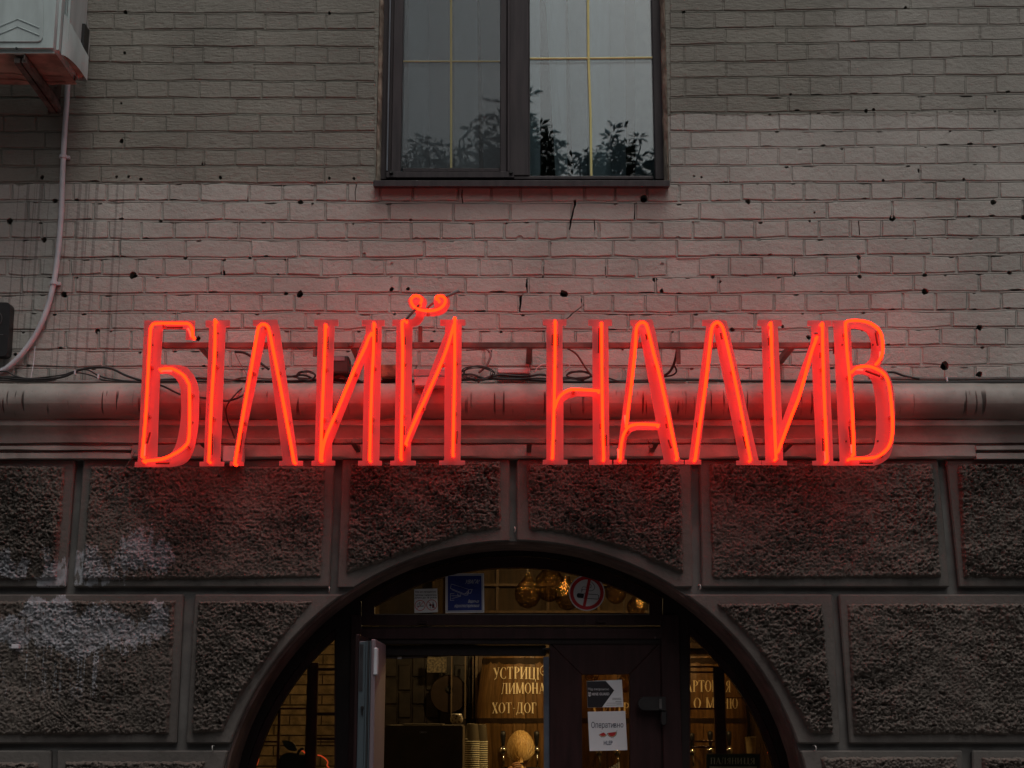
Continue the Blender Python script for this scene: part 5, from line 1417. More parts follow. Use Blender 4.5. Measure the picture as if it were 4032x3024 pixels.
# serif letters drawn as strokes: (points, width); thick uprights, thin hairlines
TH, tn = .15, .055
def arc_(cx, cy, rx, ry, a0, a1, n=12, tw=None):
    return ('arc', cx, cy, rx, ry, a0, a1, n)
def V_(x, y0=0, y1=1, s0=True, s1=True):
    o = [('l', (x, y0), (x, y1), TH)]
    if s0: o.append(('l', (x - .13, y0 + .015), (x + .13, y0 + .015), .03))
    if s1: o.append(('l', (x - .13, y1 - .015), (x + .13, y1 - .015), .03))
    return o
GL = {
 'У': (.62, [('l', (.10, 1), (.36, .42), TH), ('l', (.56, 1), (.28, .12), tn), ('l', (.28, .12), (.12, .02), .07), ('l', (.0, .985), (.22, .985), .03), ('l', (.45, .985), (.65, .985), .03)]),
 'С': (.62, [('arc', .36, .5, .30, .5, 50, 310), ('l', (.56, .72), (.56, .95), .04), ('l', (.56, .05), (.56, .25), .04)]),
 'Т': (.62, V_(.31, 0, 1, True, False) + [('l', (.02, .98), (.60, .98), .04), ('l', (.03, .80), (.03, 1), .04), ('l', (.59, .80), (.59, 1), .04)]),
 'Р': (.56, V_(.15) + [('arc', .22, .74, .27, .25, -90, 90)]),
 'И': (.74, V_(.13) + V_(.61) + [('l', (.16, .08), (.58, .92), tn)]),
 'Ц': (.74, V_(.13, 0, 1, False) + V_(.58, 0, 1, False) + [('l', (.05, .02), (.72, .02), .04), ('l', (.72, .03), (.72, -.18), .06)]),
 'І': (.30, V_(.15)),
 'Л': (.70, V_(.56) + [('l', (.24, 1), (.12, .1), tn), ('l', (.12, .1), (.0, .02), .07), ('l', (.14, .98), (.6, .98), .04)]),
 'М': (.90, V_(.12, 0, 1) + V_(.76, 0, 1) + [('l', (.12, 1), (.43, .05), .10), ('l', (.43, .05), (.74, 1), tn)]),
 'О': (.68, [('arc', .34, .5, .28, .5, 0, 360)]),
 'Н': (.72, V_(.14) + V_(.58) + [('l', (.14, .52), (.58, .52), .045)]),
 'А': (.70, [('l', (.34, 1), (.60, .02), TH), ('l', (.34, 1), (.08, .02), tn), ('l', (.16, .34), (.52, .34), .04), ('l', (0, .015), (.2, .015), .03), ('l', (.46, .015), (.72, .015), .03)]),
 'Д': (.76, V_(.56, 0, 1, False, True) + [('l', (.26, 1), (.14, .03), tn), ('l', (.02, .02), (.74, .02), .045), ('l', (.03, .03), (.01, -.18), .06), ('l', (.73, .03), (.74, -.18), .06), ('l', (.18, .98), (.6, .98), .04)]),
 'Х': (.66, [('l', (.12, 1), (.54, 0), TH), ('l', (.54, 1), (.12, 0), tn), ('l', (.02, .985), (.24, .985), .03), ('l', (.44, .985), (.64, .985), .03), ('l', (.02, .015), (.22, .015), .03), ('l', (.42, .015), (.66, .015), .03)]),
 '-': (.34, [('l', (.05, .45), (.29, .45), .05)]),
 'Г': (.54, V_(.15, 0, 1) + [('l', (.1, .98), (.52, .98), .04), ('l', (.51, .74), (.51, 1), .05)]),
 'К': (.66, V_(.14) + [('l', (.2, .5), (.52, .98), tn), ('l', (.25, .55), (.58, .02), .12), ('l', (.46, .015), (.68, .015), .03)]),
 'П': (.72, V_(.14) + V_(.58) + [('l', (.1, .98), (.62, .98), .045)]),
 'Я': (.62, V_(.47) + [('arc', .42, .73, .27, .26, 90, 270), ('l', (.36, .48), (.1, .02), .08), ('l', (0, .015), (.2, .015), .03)]),
 'Е': (.58, V_(.14) + [('l', (.1, .98), (.54, .98), .04), ('l', (.1, .02), (.56, .02), .04), ('l', (.15, .52), (.42, .52), .04), ('l', (.54, .78), (.54, 1), .04), ('l', (.56, 0), (.56, .24), .04), ('l', (.42, .40), (.42, .64), .03)]),
 'Ю': (.92, V_(.13) + [('arc', .62, .5, .25, .5, 0, 360), ('l', (.15, .52), (.38, .52), .045)]),
 ' ': (.36, []), '.': (.2, []),
}
def serif(s):
    """polygons of a line of serif capitals, height 1"""
    out = []; x = 0
    for ch in s:
        w, st_ = GL[ch]
        for e in st_:
            if e[0] == 'l':
                (a, b), (c, d) = e[1], e[2]; hw = e[3] / 2; L = math.hypot(c - a, d - b) or 1
                nx, ny = -(d - b) / L * hw, (c - a) / L * hw
                out.append([(x + a + nx, b + ny), (x + a - nx, b - ny), (x + c - nx, d - ny), (x + c + nx, d + ny)])
            else:
                _, cx, cy, rx, ry, a0, a1 = e; n = 14
                for k in range(n):
                    t0, t1 = R(a0 + (a1 - a0) * k / n), R(a0 + (a1 - a0) * (k + 1) / n)
                    def pp(t, o): 
                        w_ = (.02 + .055 * abs(math.cos(t))) * o
                        return (x + cx + (rx + w_) * math.cos(t), cy + (ry - .02 + (.018 * o)) * math.sin(t))
                    out.append([pp(t0, 1), pp(t0, -1), pp(t1, -1), pp(t1, 1)])
        x += w + .07
    return out, x - .07
MLET = mat('cream_lettering', (0.82, 0.68, 0.42), 0.5, var=.05)
def barrel(cxp, lines, lab, withtap):
    Yb = 4.72; c = P(cxp, 2800, 4.45).x
    zt_ = 2.085; zb2 = 1.12; H_ = zt_ - zb2
    def rad(z): t = (z - zb2) / H_; return .262 + .045 * math.sin(math.pi * min(1, max(0, t)))
    t = thing('barrel', lab, 'barrel', (c, Yb, zb2), group='wooden beer barrels on the back wall')
    nst = 22
    for k in range(nst):
        a0 = 2 * math.pi * k / nst + .006; a1 = 2 * math.pi * (k + 1) / nst - .006
        m_ = M(); vs_ = []
        dr = rb.uniform(-.0015, .0015)
        for i in range(7):
            z = zb2 + H_ * i / 6
            for (a, o) in ((a0, 0), ((a0 + a1) / 2, .0015), (a1, 0)): vs_.append((c + (rad(z) + o + dr) * math.cos(a), Yb + (rad(z) + o + dr) * math.sin(a), z))
            for a in (a1, a0): vs_.append((c + (rad(z) - .02) * math.cos(a), Yb + (rad(z) - .02) * math.sin(a), z))
        fs = [(i * 5 + q, i * 5 + (q + 1) % 5, (i + 1) * 5 + (q + 1) % 5, (i + 1) * 5 + q) for i in range(6) for q in range(5)]
        fs += [(4, 3, 2, 1, 0), (30, 31, 32, 33, 34)]
        m_.add(vs_, fs).build('stave', MSTAVES[k % 3], t)
    for z, w in ((2.052, .045), (1.64, .034), (1.16, .04)):
        m_ = M(); m_.lathe([(rad(z) + .0035, -w / 2), (rad(z) + .0035, w / 2), (rad(z + w / 2) - .01, w / 2)], (c, Yb, z), 40)
        m_.build('hoop', MHOOP, t, smooth=True)
    M().lathe([(.24, 0), (.24, .02)], (c, Yb, zt_ - .04), 24).build('head', MSTAVES[0], t)
    for s, x0, x1, y0, y1, bow in lines:
        polys, W_ = serif(s); m_ = M()
        for pg in polys:
            pts = []
            for u, v in pg:
                px = x0 + (x1 - x0) * u / W_; py = y1 + (y0 - y1) * v + bow * ((2 * u / W_ - 1) ** 2)
                q_ = P(px, py, Yb - .305); dx = max(-.29, min(.29, q_.x - c)); r_ = rad(q_.z) + .004
                dx = max(-r_ * .98, min(r_ * .98, dx))
                pts.append((c + dx, Yb - math.sqrt(max(1e-6, r_ * r_ - dx * dx)), q_.z))
            n = len(pts)
            m_.add(pts + [(a, b + .006, d) for a, b, d in pts], [tuple(range(n))] + [(i, (i + 1) % n, (i + 1) % n + n, i + n) for i in range(n)])
        m_.build('lettering', MLET, t)
    return t, c, Yb
MSTAVES = [wood('stave_wood_%d' % i, *v, .32, 7, (7, 7, .6)) for i, v in enumerate((((.11, .055, .018), (.19, .10, .036)), ((.13, .07, .024), (.22, .12, .045)), ((.09, .048, .016), (.16, .085, .03))))]
MHOOP = mat('dark_hoop', (.05, .032, .02), .35, .6)
barrel(2045, [('УСТРИЦІ', 1942, 2124, 2625, 2672, 4), ('ЛИМОНАД', 1974, 2178, 2688, 2731, 2), ('ХОТ-ДОГ', 1936, 2112, 2766, 2808, 1)], 'wooden barrel lettered УСТРИЦІ ЛИМОНАД ХОТ-ДОГ behind the open doorway', True)
q = P(2147, 2640, 4.40); em = thing('emblem', 'round cream emblem at the end of the top line on the first barrel', 'emblem', (q.x, 4.42, q.z - .03))
rg_ = [(q.x + .036 * math.cos(a), 4.42 - .003 * math.sin(a), q.z + .036 * math.sin(a)) for a in np.linspace(0, 2 * math.pi, 25)]
M().tube(rg_, .0025, 5).build('ring', MLET, em)
M().prism([[(q.x - .022, q.z - .008), (q.x + .006, q.z - .012), (q.x + .018, q.z + .012), (q.x - .004, q.z + .008)]], 4.419, 4.423).build('leaf', MLET, em)
barrel(2410, [('СИДР', 2338, 2480, 2765, 2810, 1)], 'wooden barrel lettered СИДР behind the closed door leaf', True)
barrel(2790, [('КАРТОПЛЯ', 2676, 2882, 2678, 2724, 1), ('О МЕНЮ', 2733, 2912, 2746, 2790, 1)], 'wooden barrel lettered КАРТОПЛЯ seen through the right side light', True)
# taps
MCHR = mat('chrome', (.8, .78, .72), .12, 1.0, var=.02, bs=0)
def tap(px, lab, y0=2898):
    Yt = 4.33; q_ = P(px, 2955, Yt); s_ = PX(1, Yt)
    dz = (2898 - y0) * s_
    t = thing('beer_tap', lab, 'tap', (q_.x, Yt, q_.z - .1), group='beer taps on the barrels')
    c_ = (q_.x, Yt, q_.z + dz)
    M().lathe([(.008, .03), (.013, .045), (.019, .10), (.018, .125), (.006, .132)], c_, 12).build('handle', MBLK, t, smooth='all')
    M().lathe([(.004, -.028), (.018, -.022), (.027, -.004), (.024, .014), (.011, .026), (.008, .034)], c_, 14).build('body', MCHR, t, smooth='all')
    M().tube([(c_[0], Yt + .1, c_[2]), (c_[0], Yt, c_[2])], .011, 8).build('shank', MCHR, t, smooth='all')
    M().tube([(c_[0] + .002, Yt - .012, c_[2] - .02), (c_[0] + .006, Yt - .02, c_[2] - .095)], .006, 8).build('spout', MCHR, t, smooth='all')
tap(1981, 'beer tap left of the blond person'); tap(2113, 'beer tap right of the blond person'); tap(2359, 'left beer tap half hidden by the paper on the door', 2905)
tap(2431, 'right beer tap half hidden by the paper on the door', 2905); tap(2726, 'beer tap at the left edge of the right side light', 2905); tap(2798, 'beer tap left of the mullion of the right side light'); tap(2872, 'beer tap right of the mullion of the right side light')
# counter, grinder box, cups
MCNT = wood('counter_wood', (.05, .03, .015), (.09, .055, .025), .3)
ct = thing('bar_counter', 'dark wooden counter across the bar, below the frame', 'counter', (0, 2.9, .015))
M().box(-1.6, 1.9, 2.35, 3.45, 1.06, 1.10).bevel(.006).build('top', MCNT, ct)
for k in range(12): M().box(-1.6 + k * .29, -1.6 + k * .29 + .284, 2.42, 3.4, .02, 1.059).build('panel', MCNT, ct)
bx0 = P(1517, 2856, 2.4); bx1 = P(1822, 2856, 2.4)
t = thing('coffee_machine', 'big dark metal box with small maker lettering standing inside the open doorway', 'machine', ((bx0.x + bx1.x) / 2, 2.6, 1.10))
MDRK = mat('dark_bronze_metal', (.075, .058, .035), .5, .0, var=.08)
M().box(bx0.x, bx1.x, 2.4, 2.85, 1.11, bx0.z).bevel(.006, 2).build('body', MDRK, t)
qtext('CMACH', 1652, 1681, 2879, 2887, 2.398, MGREYP, t, 0, .02)
M().box(bx0.x + .09, bx1.x - .12, 2.5, 2.8, bx0.z + .001, bx0.z + .006).build('top_plate', MDRK, t)
# patterned mug on top
mq = P(1798, 2856, 2.55)
MPATT, n_ = nodes('patterned_pot'); vr = N(n_, 'ShaderNodeTexVoronoi'); vr.inputs['Scale'].default_value = 70; n_.links.new(pos(n_), vr.inputs['Vector'])
finish(n_, mixc(n_, ramp(n_, vr.outputs['Distance'], .25, .55), (.10, .07, .04), (.6, .54, .42)), .3)
M().lathe([(.022, 0), (.034, .012), (.037, .03), (.030, .052), (.026, .058), (.024, .056)], (mq.x, 2.55, bx0.z + .006), 16).build('sugar_pot', MPATT, smooth='all', label='patterned silvery pot standing on the dark machine', cat='pot')
# cups
def cup_mesh():
    m_ = M(); m_.lathe([(.0445, 0), (.0455, .002), (.0455, .0045), (.0435, .0055), (.036, .092), (.0335, .108), (.030, .110)], (0, 0, 0), 18)
    return m_
MCUP, n_ = nodes('cup_paper'); sx = N(n_, 'ShaderNodeSeparateXYZ'); tc = N(n_, 'ShaderNodeTexCoord'); n_.links.new(tc.outputs['Object'], sx.inputs[0])
finish(n_, mixc(n_, ramp(n_, sx.outputs[2], .0052, .0064), (.85, .80, .58), (.085, .070, .045)), .35)
proto = cup_mesh().build('paper_cup', MCUP, smooth=True)
c0 = WL[proto.name]
def cups(px, ytop, n, lab_top, lab_mid, Yc):
    x_ = P(px, 2900, Yc).x; z_ = P(px, ytop, Yc).z - .110
    for i in range(n):
        global first
        z2 = z_ - (0 if i == 0 else .0) - i * .0133
        if z2 < 1.105: break
        o = proto if first else proto.copy()
        if not first: COL.objects.link(o)
        first = False
        o.location = (x_ + rb.uniform(-.0008, .0008), Yc, z2)
        meta(o, lab_top if i == 0 else lab_mid, 'cup', 'inverted paper cups in the two stacks')
first = True
cups(1860, 2850, 40, 'topmost dark cup of the left cup stack', 'paper cup with a cream rim inside the left stack beside the dark machine', 3.3)
cups(1893, 2852, 40, 'topmost dark cup of the right cup stack', 'paper cup with a cream rim inside the right stack, beside the barrel', 3.36)
x_ = P(1853, 2900, 3.3).x
M().lathe([(.036, 0), (.036, .003), (.034, .006), (.026, .085), (.024, .095), (.021, .097)], (x_, 3.3, P(1853, 2911, 3.3).z), 16).build('paper_cup', MCUP, smooth=True, label='smaller tall cup set on top of the left cup stack', cat='cup', base=True)
x_ = P(2957, 2960, 3.6).x
M().lathe([(.028, 0), (.036, .10), (.037, .102)], (x_, 3.6, P(1, 2966, 3.6).z), 16).build('paper_cup', mat('tan_cup', (.35, .27, .15), .4), smooth=True, label='tan cup behind the green menu board at the right', cat='cup')
M().tube([P(3022, 2930, 2.0), P(3024, 2965, 2.0)], .003, 6).build('indicator_light', emit('red_led', (1, .08, .02), 2.0), label='small red light inside the right side light', cat='light')
for i, (xa, ya, xb, yb) in enumerate(((2993, 2928, 2993, 3060), (3006, 2928, 3008, 3060), (3020, 2930, 3024, 3060))):
    M().tube([P(xa, ya, 2.1), P(xb, yb, 2.1)], .004, 6).build('brass_rod', mat('brass%d' % i, (.5, .36, .14), .25, .9), label=('leftmost', 'middle', 'rightmost')[i] + ' thin brass rod right of the green menu board', cat='rod')
# green menu board in the right side light
YM = YE + .0285
t = thing('menu_board', 'dark green board lettered ПАЛЯНИЦЯ leaning in the right side light', 'board', (P(2886, 3060, YM).x, YM, P(2886, 3300, YM).z))
s5 = 700 / 1861; g5 = lambda pts: U(pts, 2600, 2400, s5)
card(g5([(478, 1508), (1042, 1508), (1048, 2300), (486, 2300)]), YM, mat('board_frame', (.10, .09, .07), .5), 'frame', t, .0012)
card(g5([(486, 1517), (1034, 1517), (1040, 2290), (494, 2290)]), YM - .0006, mat('board_green', (.02, .05, .028), .6), 'panel', t, .0005)
polys, W_ = serif('ПАЛЯНИ'); polys2, W2 = serif('ЦЯ')
m_ = M()
for pls, xa, xb, Wd in ((polys, 524, 858, W_), (polys2, 870, 993, W2)):
    for pg in pls: m_.add([tuple(P(*g5([(xa + (xb - xa) * u / Wd, 1618 - 66 * v)])[0], YM - .0012)) for u, v in pg], [(0, 1, 2, 3)])
m_.build('lettering', mat('pale_green_print', (.75, .80, .62), .6), t)
card(g5([(515, 1643), (1012, 1643), (1012, 1665), (515, 1665)]), YM - .0012, mat('pale_line', (.65, .68, .58), .6), 'line', t, .0004)
# card reading МОРЕ hanging on the tap
YC = 3.9
t = thing('price_card', 'small tilted card reading МОРЕ at the lower edge of the door glass', 'card', (P(2420, 3040, YC).x, YC, P(2420, 3070, YC).z))
card([(2396, 3026), (2439, 3000), (2442, 3060), (2400, 3075)], YC, MPAPER, 'card', t)
r_ = text_mesh('МОРЕ', .01)
if r_: on_quad(r_[0], r_[1], ((2394, 3026), (2437, 3003), (2437, 3020), (2398, 3043)), YC - .001).build('lettering', MNAVY, t)
# things on the dark left wall inside
MTILE = mat('dark_tile', (.022, .017, .014), .35, var=.3)
tw = thing('tiled_wall', 'dark tiled wall with raised frames inside, left of the barrel', 'wall', (-1.0, 5.2, 0))
M().box(-1.02, -.26, 5.28, 5.36, .02, 3.0).build('backing', MTILE, tw)
for cxi in range(7):
    for rz in range(5):
        pxl = 1512 + cxi * 55; pyt = 2560 + rz * 108 + (54 if cxi % 2 else 0)
        M().pbox(pxl + 2, pxl + 51, pyt + 3, pyt + 104, 5.262, 5.279).bevel(.006).build('tile', MTILE, tw)
t = thing('wall_disc', 'big dark round metal disc hanging on the tiled wall', 'disc', (P(1768, 2830, 5.1).x, 5.1, P(1768, 2830, 5.1).z))
qd = P(1768, 2733, 5.1)
M().lathe([(.135, -.01), (.142, .0), (.142, .03), (.12, .04)], (qd.x, 5.1, qd.z), 36, 'y').build('plate', mat('dark_disc', (.045, .028, .02), .35, .5), t, smooth=True)
M().lathe([(.012, -.03), (.022, -.02), (.03, -.0105)], (qd.x, 5.1, qd.z + .03), 16, 'y').build('boss', MBLK, t, smooth=True)
M().pbox(1682, 1758, 2588, 2648, 5.05, 5.07).build('wall_plaque', mat('mottled_plaque', (.12, .095, .055), .6, var=.5, sc=60), label='mottled square plaque above the round disc', cat='plaque')
for px, w in ((1778, 5), (1832, 6), (1862, 4), (1876, 10)):
    M().pbox(px - w / 2, px + w / 2, 2583, 2830, 5.0, 5.03).build('upright_rail', mat('rail_brown%d' % px, (.13, .09, .05), .4), label='thin upright rail inside, at ' + {1778: 'the right edge of the plaque', 1832: 'the right of the round disc', 1862: 'the left of the hinged strip', 1876: 'the left edge of the first barrel'}[px], cat='rail')
# strings of small lights glinting over the barrels and hanging amber glass
MAMB, n_ = nodes('amber_glass'); p_ = pos(n_)
gz_ = noise(n_, p_, 24, 4, (1, 1, 1), .6)
bp_ = N(n_, 'ShaderNodeBump'); bp_.inputs['Strength'].default_value = 1; bp_.inputs['Distance'].default_value = .03; n_.links.new(gz_, bp_.inputs['Height'])
gl = N(n_, 'ShaderNodeBsdfGlossy'); gl.inputs[0].default_value = (.13, .085, .035, 1); gl.inputs[1].default_value = .10; n_.links.new(bp_.outputs[0], gl.inputs['Normal'])
tr = N(n_, 'ShaderNodeBsdfTransparent'); tr.inputs[0].default_value = (.88, .76, .58, 1)
fr = N(n_, 'ShaderNodeFresnel'); fr.inputs[0].default_value = 1.5; n_.links.new(bp_.outputs[0], fr.inputs['Normal'])
mx = N(n_, 'ShaderNodeMixShader'); n_.links.new(mathn(n_, 'MULTIPLY', fr.outputs[0], .8), mx.inputs[0]); n_.links.new(tr.outputs[0], mx.inputs[1]); n_.links.new(gl.outputs[0], mx.inputs[2])
o_ = N(n_, 'ShaderNodeOutputMaterial'); n_.links.new(mx.outputs[0], o_.inputs[0])
MLED = emit('warm_led', (1.0, .50, .15), .9)
MCORD = mat('black_cord', (.015, .012, .01), .6)
def pendant(px, py, Yd, r, lab, nled, power):
    q_ = P(px, py, Yd); t = thing('pendant_lamp', lab, 'lamp', (q_.x, Yd, q_.z - r * 1.2), group='amber glass lamps hanging in the bar')
    prof = [(.015, r * 1.5), (.02, r * 1.2), (r * .5, r * .9), (r * .9, r * .45), (r, 0), (r * .92, -r * .5), (r * .6, -r * .95), (.01, -r * 1.15)]
    M().lathe(prof, q_, 20).build('shade', MAMB, t, smooth='all')
    M().tube([q_ + Vector((0, 0, r * 1.5)), Vector((q_.x, Yd, 3.05))], .004, 6).build('cord', MCORD, t)
    m_ = M()
    for k in range(nled):
        a = rb.uniform(0, 6.28); h = rb.uniform(-.9, .8); rr2 = r * .8 * math.sqrt(1 - h * h * .8)
        c_ = (q_.x + rr2 * math.cos(a), Yd + rr2 * math.sin(a), q_.z + h * r)
        m_.lathe([(.0005, -.002), (.0022, 0), (.0005, .002)], c_, 5)
    m_.build('light_string', MLED, t)
    if power:
        ld = bpy.data.lights.new('bulb', 'POINT'); ld.energy = power; ld.color = (1.0, .66, .30); ld.shadow_soft_size = .05
        lo_ = bpy.data.objects.new('bulb_light', ld); COL.objects.link(lo_); lo_.parent = t; lo_.location = q_ - WL[t.name]
for a in ((2078, 2335, 3.3, .085, 'left amber glass lamp with string lights, seen through the fanlight', 26, 0), (2165, 2300, 3.5, .10, 'middle amber glass lamp with string lights, seen through the fanlight', 26, 0),
          (2235, 2345, 3.1, .08, 'right amber glass lamp beside the no smoking sign', 18, 0), (2425, 2330, 3.6, .07, 'small amber glass lamp right of the no smoking sign', 16, 0), (2505, 2390, 3.4, .06, 'farthest right amber glass lamp in the fanlight corner', 10, 0),
          (2330, 2655, 4.2, .05, 'amber glass lamp low behind the left edge of the door glass', 10, 0), (2462, 2690, 4.2, .055, 'amber glass lamp low behind the right edge of the door glass', 16, 0)): pendant(*a)
MBULB = emit('bulb_glow', (1, .7, .4), 4)
for x_, y_, pw, lab in ((.1, 3.1, 50, 'warm ceiling lamp over the middle of the bar'), (1.25, 3.3, 40, 'warm ceiling lamp over the right of the bar'), (-1.75, 4.3, 9, 'warm ceiling lamp by the yellow brick wall')):
    t = thing('ceiling_lamp', lab, 'lamp', (x_, y_, 2.86), group='warm lamps on the bar ceiling')
    M().lathe([(.03, .19), (.05, .10), (.09, .0), (.085, .0), (.045, .10), (.02, .18)], (x_, y_, 2.86), 18).build('shade', MBLK, t)
    M().lathe([(.004, -.03), (.02, -.02), (.028, 0), (.02, .03), (.01, .05)], (x_, y_, 2.89), 12).build('bulb', MBULB, t)
    ld = bpy.data.lights.new('bulb', 'POINT'); ld.energy = pw; ld.color = (1.0, .68, .30); ld.shadow_soft_size = .06
    lo_ = bpy.data.objects.new('bulb_light', ld); COL.objects.link(lo_); lo_.parent = t; lo_.location = (0, 0, -.03)
# dark apple cut-out and the red neon behind the left side light
YA = YE + .07
s6 = 600 / 2212; g6 = lambda pts: U(pts, 900, 2800, s6)
t = thing('apple_sign', 'dark green apple cut-out with a leaf behind the left side light', 'sign', (P(1160, 3200, YA).x, YA, P(1160, 3200, YA).z))
MAPP = mat('apple_green', (.03, .04, .027), .5)
MAPE = mat('apple_edge', (.16, .06, .025), .5)
def applep(k): return [(980 + (x - 980) * k, 900 + (y - 900) * k) for x, y in curve([(712, 900), (715, 780), (740, 690), (800, 630), (880, 608), (960, 618), (1040, 640), (1120, 650), (1180, 720), (1230, 860), (1225, 1020), (1150, 1200), (1040, 1290), (980, 1270), (920, 1290), (800, 1200), (730, 1040)], 3)]
M().prism([XZ(g6(applep(1.0)), YA)], YA, YA + .012).build('apple', MAPP, t)
M().prism([XZ(g6(applep(1.03)), YA + .004)], YA + .0121, YA + .014).build('apple_backing', MAPE, t)
lfp = curve([(770, 428), (830, 425), (900, 440), (960, 485), (990, 570), (930, 580), (860, 560), (800, 500)], 3)
M().prism([XZ(g6(lfp), YA)], YA, YA + .012).build('leaf', MAPP, t)
M().tube([P(*q_, YA) for q_ in g6([(1000, 640), (1015, 590), (1050, 555), (1090, 545)])], .006, 6).build('stalk', MBLK, t)
MREDN = emit('small_red_neon', (1, .12, .04), .8)
for pts, lab in (([(1040, 570), (1080, 578), (1100, 600), (1118, 610)], 'short red neon piece at the apple stalk'), ([(1292, 640), (1340, 648), (1405, 690), (1440, 740), (1430, 790), (1460, 820)], 'red neon squiggle right of the apple mullion'), ([(437, 690), (425, 740), (405, 790)], 'red neon piece at the far left of the left side light')):
    M().tube(catmull([P(*q_, YA + .05) for q_ in g6(pts)], 4), .0028, 6).build('neon_piece', MREDN, smooth='all', label=lab, cat='neon tube', group='small red neon pieces in the left side light')

# ---------------------------------------------------------------- person behind the counter, back to the street
def skin(name, vs_, es, radii, mt, parent, levels=2):
    me = bpy.data.meshes.new(name); me.from_pydata(vs_, es, [])
    o = bpy.data.objects.new(name, me); COL.objects.link(o)
    md = o.modifiers.new('s', 'SKIN'); md.use_smooth_shade = True
    for i, r_ in enumerate(radii):
        me.skin_vertices[0].data[i].radius = (r_, r_) if not isinstance(r_, tuple) else r_
    me.skin_vertices[0].data[0].use_root = True
    s_ = o.modifiers.new('u', 'SUBSURF'); s_.levels = levels; s_.render_levels = levels
    bpy.context.view_layer.update(); d = bpy.context.evaluated_depsgraph_get()
    nm = bpy.data.meshes.new_from_object(o.evaluated_get(d)); bpy.data.objects.remove(o)
    V = [tuple(v.co) for v in nm.vertices]; F = [tuple(p.vertices) for p in nm.polygons]
    bpy.data.meshes.remove(nm)
    return M().add(V, F).build(name, mt, parent, smooth='all')
hq = P(2050, 2958, 3.95); hx, hy, hz = hq.x, 3.95, hq.z
pr = thing('person', 'person with blond hair tied back and dark clothes, seen from behind', 'person', (hx, hy, .015))
MSKIN = mat('skin', (.55, .34, .22), .5, var=.04); MSHIRT = mat('dark_shirt', (.03, .03, .035), .8); MTROU = mat('dark_trousers', (.025, .025, .03), .85)
b0 = hz - .115
sk = [(hx, hy, .90), (hx, hy, 1.08), (hx, hy + .01, 1.24), (hx, hy, b0 - .12), (hx, hy, b0 - .05), (hx, hy + .005, b0 + .01),
      (hx - .16, hy, b0 - .13), (hx - .24, hy - .04, b0 - .30), (hx - .12, hy - .16, b0 - .10), (hx + .16, hy, b0 - .13), (hx + .22, hy + .02, b0 - .38), (hx + .20, hy + .14, b0 - .58),
      (hx - .09, hy, .84), (hx - .10, hy + .01, .48), (hx - .10, hy, .09), (hx - .10, hy + .12, .055), (hx + .09, hy, .84), (hx + .10, hy + .01, .48), (hx + .10, hy, .09), (hx + .10, hy + .12, .055)]
ed = [(0, 1), (1, 2), (2, 3), (3, 4), (4, 5), (3, 6), (6, 7), (7, 8), (3, 9), (9, 10), (10, 11), (0, 12), (12, 13), (13, 14), (14, 15), (0, 16), (16, 17), (17, 18), (18, 19)]
rad_ = [.14, .115, .13, .105, .05, .045, .058, .042, .030, .058, .042, .030, .088, .06, .045, .035, .088, .06, .045, .035]
skin('body', sk, ed, [(r_, r_ * .8) if i < 4 else r_ for i, r_ in enumerate(rad_)], MSHIRT, pr)
# head with face on the far side, ears and neck
m_ = bmesh.new(); bmesh.ops.create_icosphere(m_, subdivisions=4, radius=1)
for v in m_.verts:
    x_, y_, z_ = v.co
    nose = math.exp(-((x_ / .14) ** 2 + ((z_ + .12) / .22) ** 2)) * (.14 if y_ > 0 else 0)
    eye = sum(math.exp(-(((x_ - s_ * .38) / .16) ** 2 + ((z_ - .05) / .13) ** 2)) for s_ in (-1, 1)) * (.07 if y_ > 0 else 0)
    w_ = 1 - max(0, -z_ - .1) * .38
    v.co = (x_ * .074 * w_, y_ * .094 * (1 - max(0, -z_) * .12) + (nose - eye) * .16, z_ * .115)
me = bpy.data.meshes.new('h'); m_.to_mesh(me); m_.free()
hd_ = M().add([(v.co.x + hx, v.co.y + hy, v.co.z + hz) for v in me.vertices], [tuple(p.vertices) for p in me.polygons]); bpy.data.meshes.remove(me)
hd_.build('head', MSKIN, pr, smooth='all')
skin('neck', [(hx, hy, hz - .16), (hx, hy + .005, hz - .07)], [(0, 1)], [.05, .047], MSKIN, pr, 1)
for s_ in (-1, 1):
    M().lathe([(.004, -.014), (.016, -.006), (.018, .003), (.006, .010)], (hx + s_ * .078, hy - .002, hz - .012), 10, 'x', 1.5).build('ear', MSKIN, pr, smooth='all')
    M().lathe([(.002, -.006), (.010, 0), (.002, .006)], (hx + s_ * .028, hy + .083, hz + .006), 10, 'y').build('eye', MPAPER, pr, smooth='all')
M().lathe([(.002, -.004), (.018, 0), (.002, .004)], (hx, hy + .088, hz - .055), 12, 'y', .35).build('mouth', mat('lips', (.4, .12, .1), .5), pr, smooth='all')
MHAIR, n_ = nodes('blond_hair'); hn = noise(n_, pos(n_), 150, 4, (1, 1, .15)); finish(n_, mixc(n_, ramp(n_, hn, .35, .65), (.60, .38, .13), (.95, .74, .36)), .38, 0, hn, .002, .6)
tie = Vector((hx + .003, hy - .118, hz - .075))
hair = M(); rh = random.Random(4)
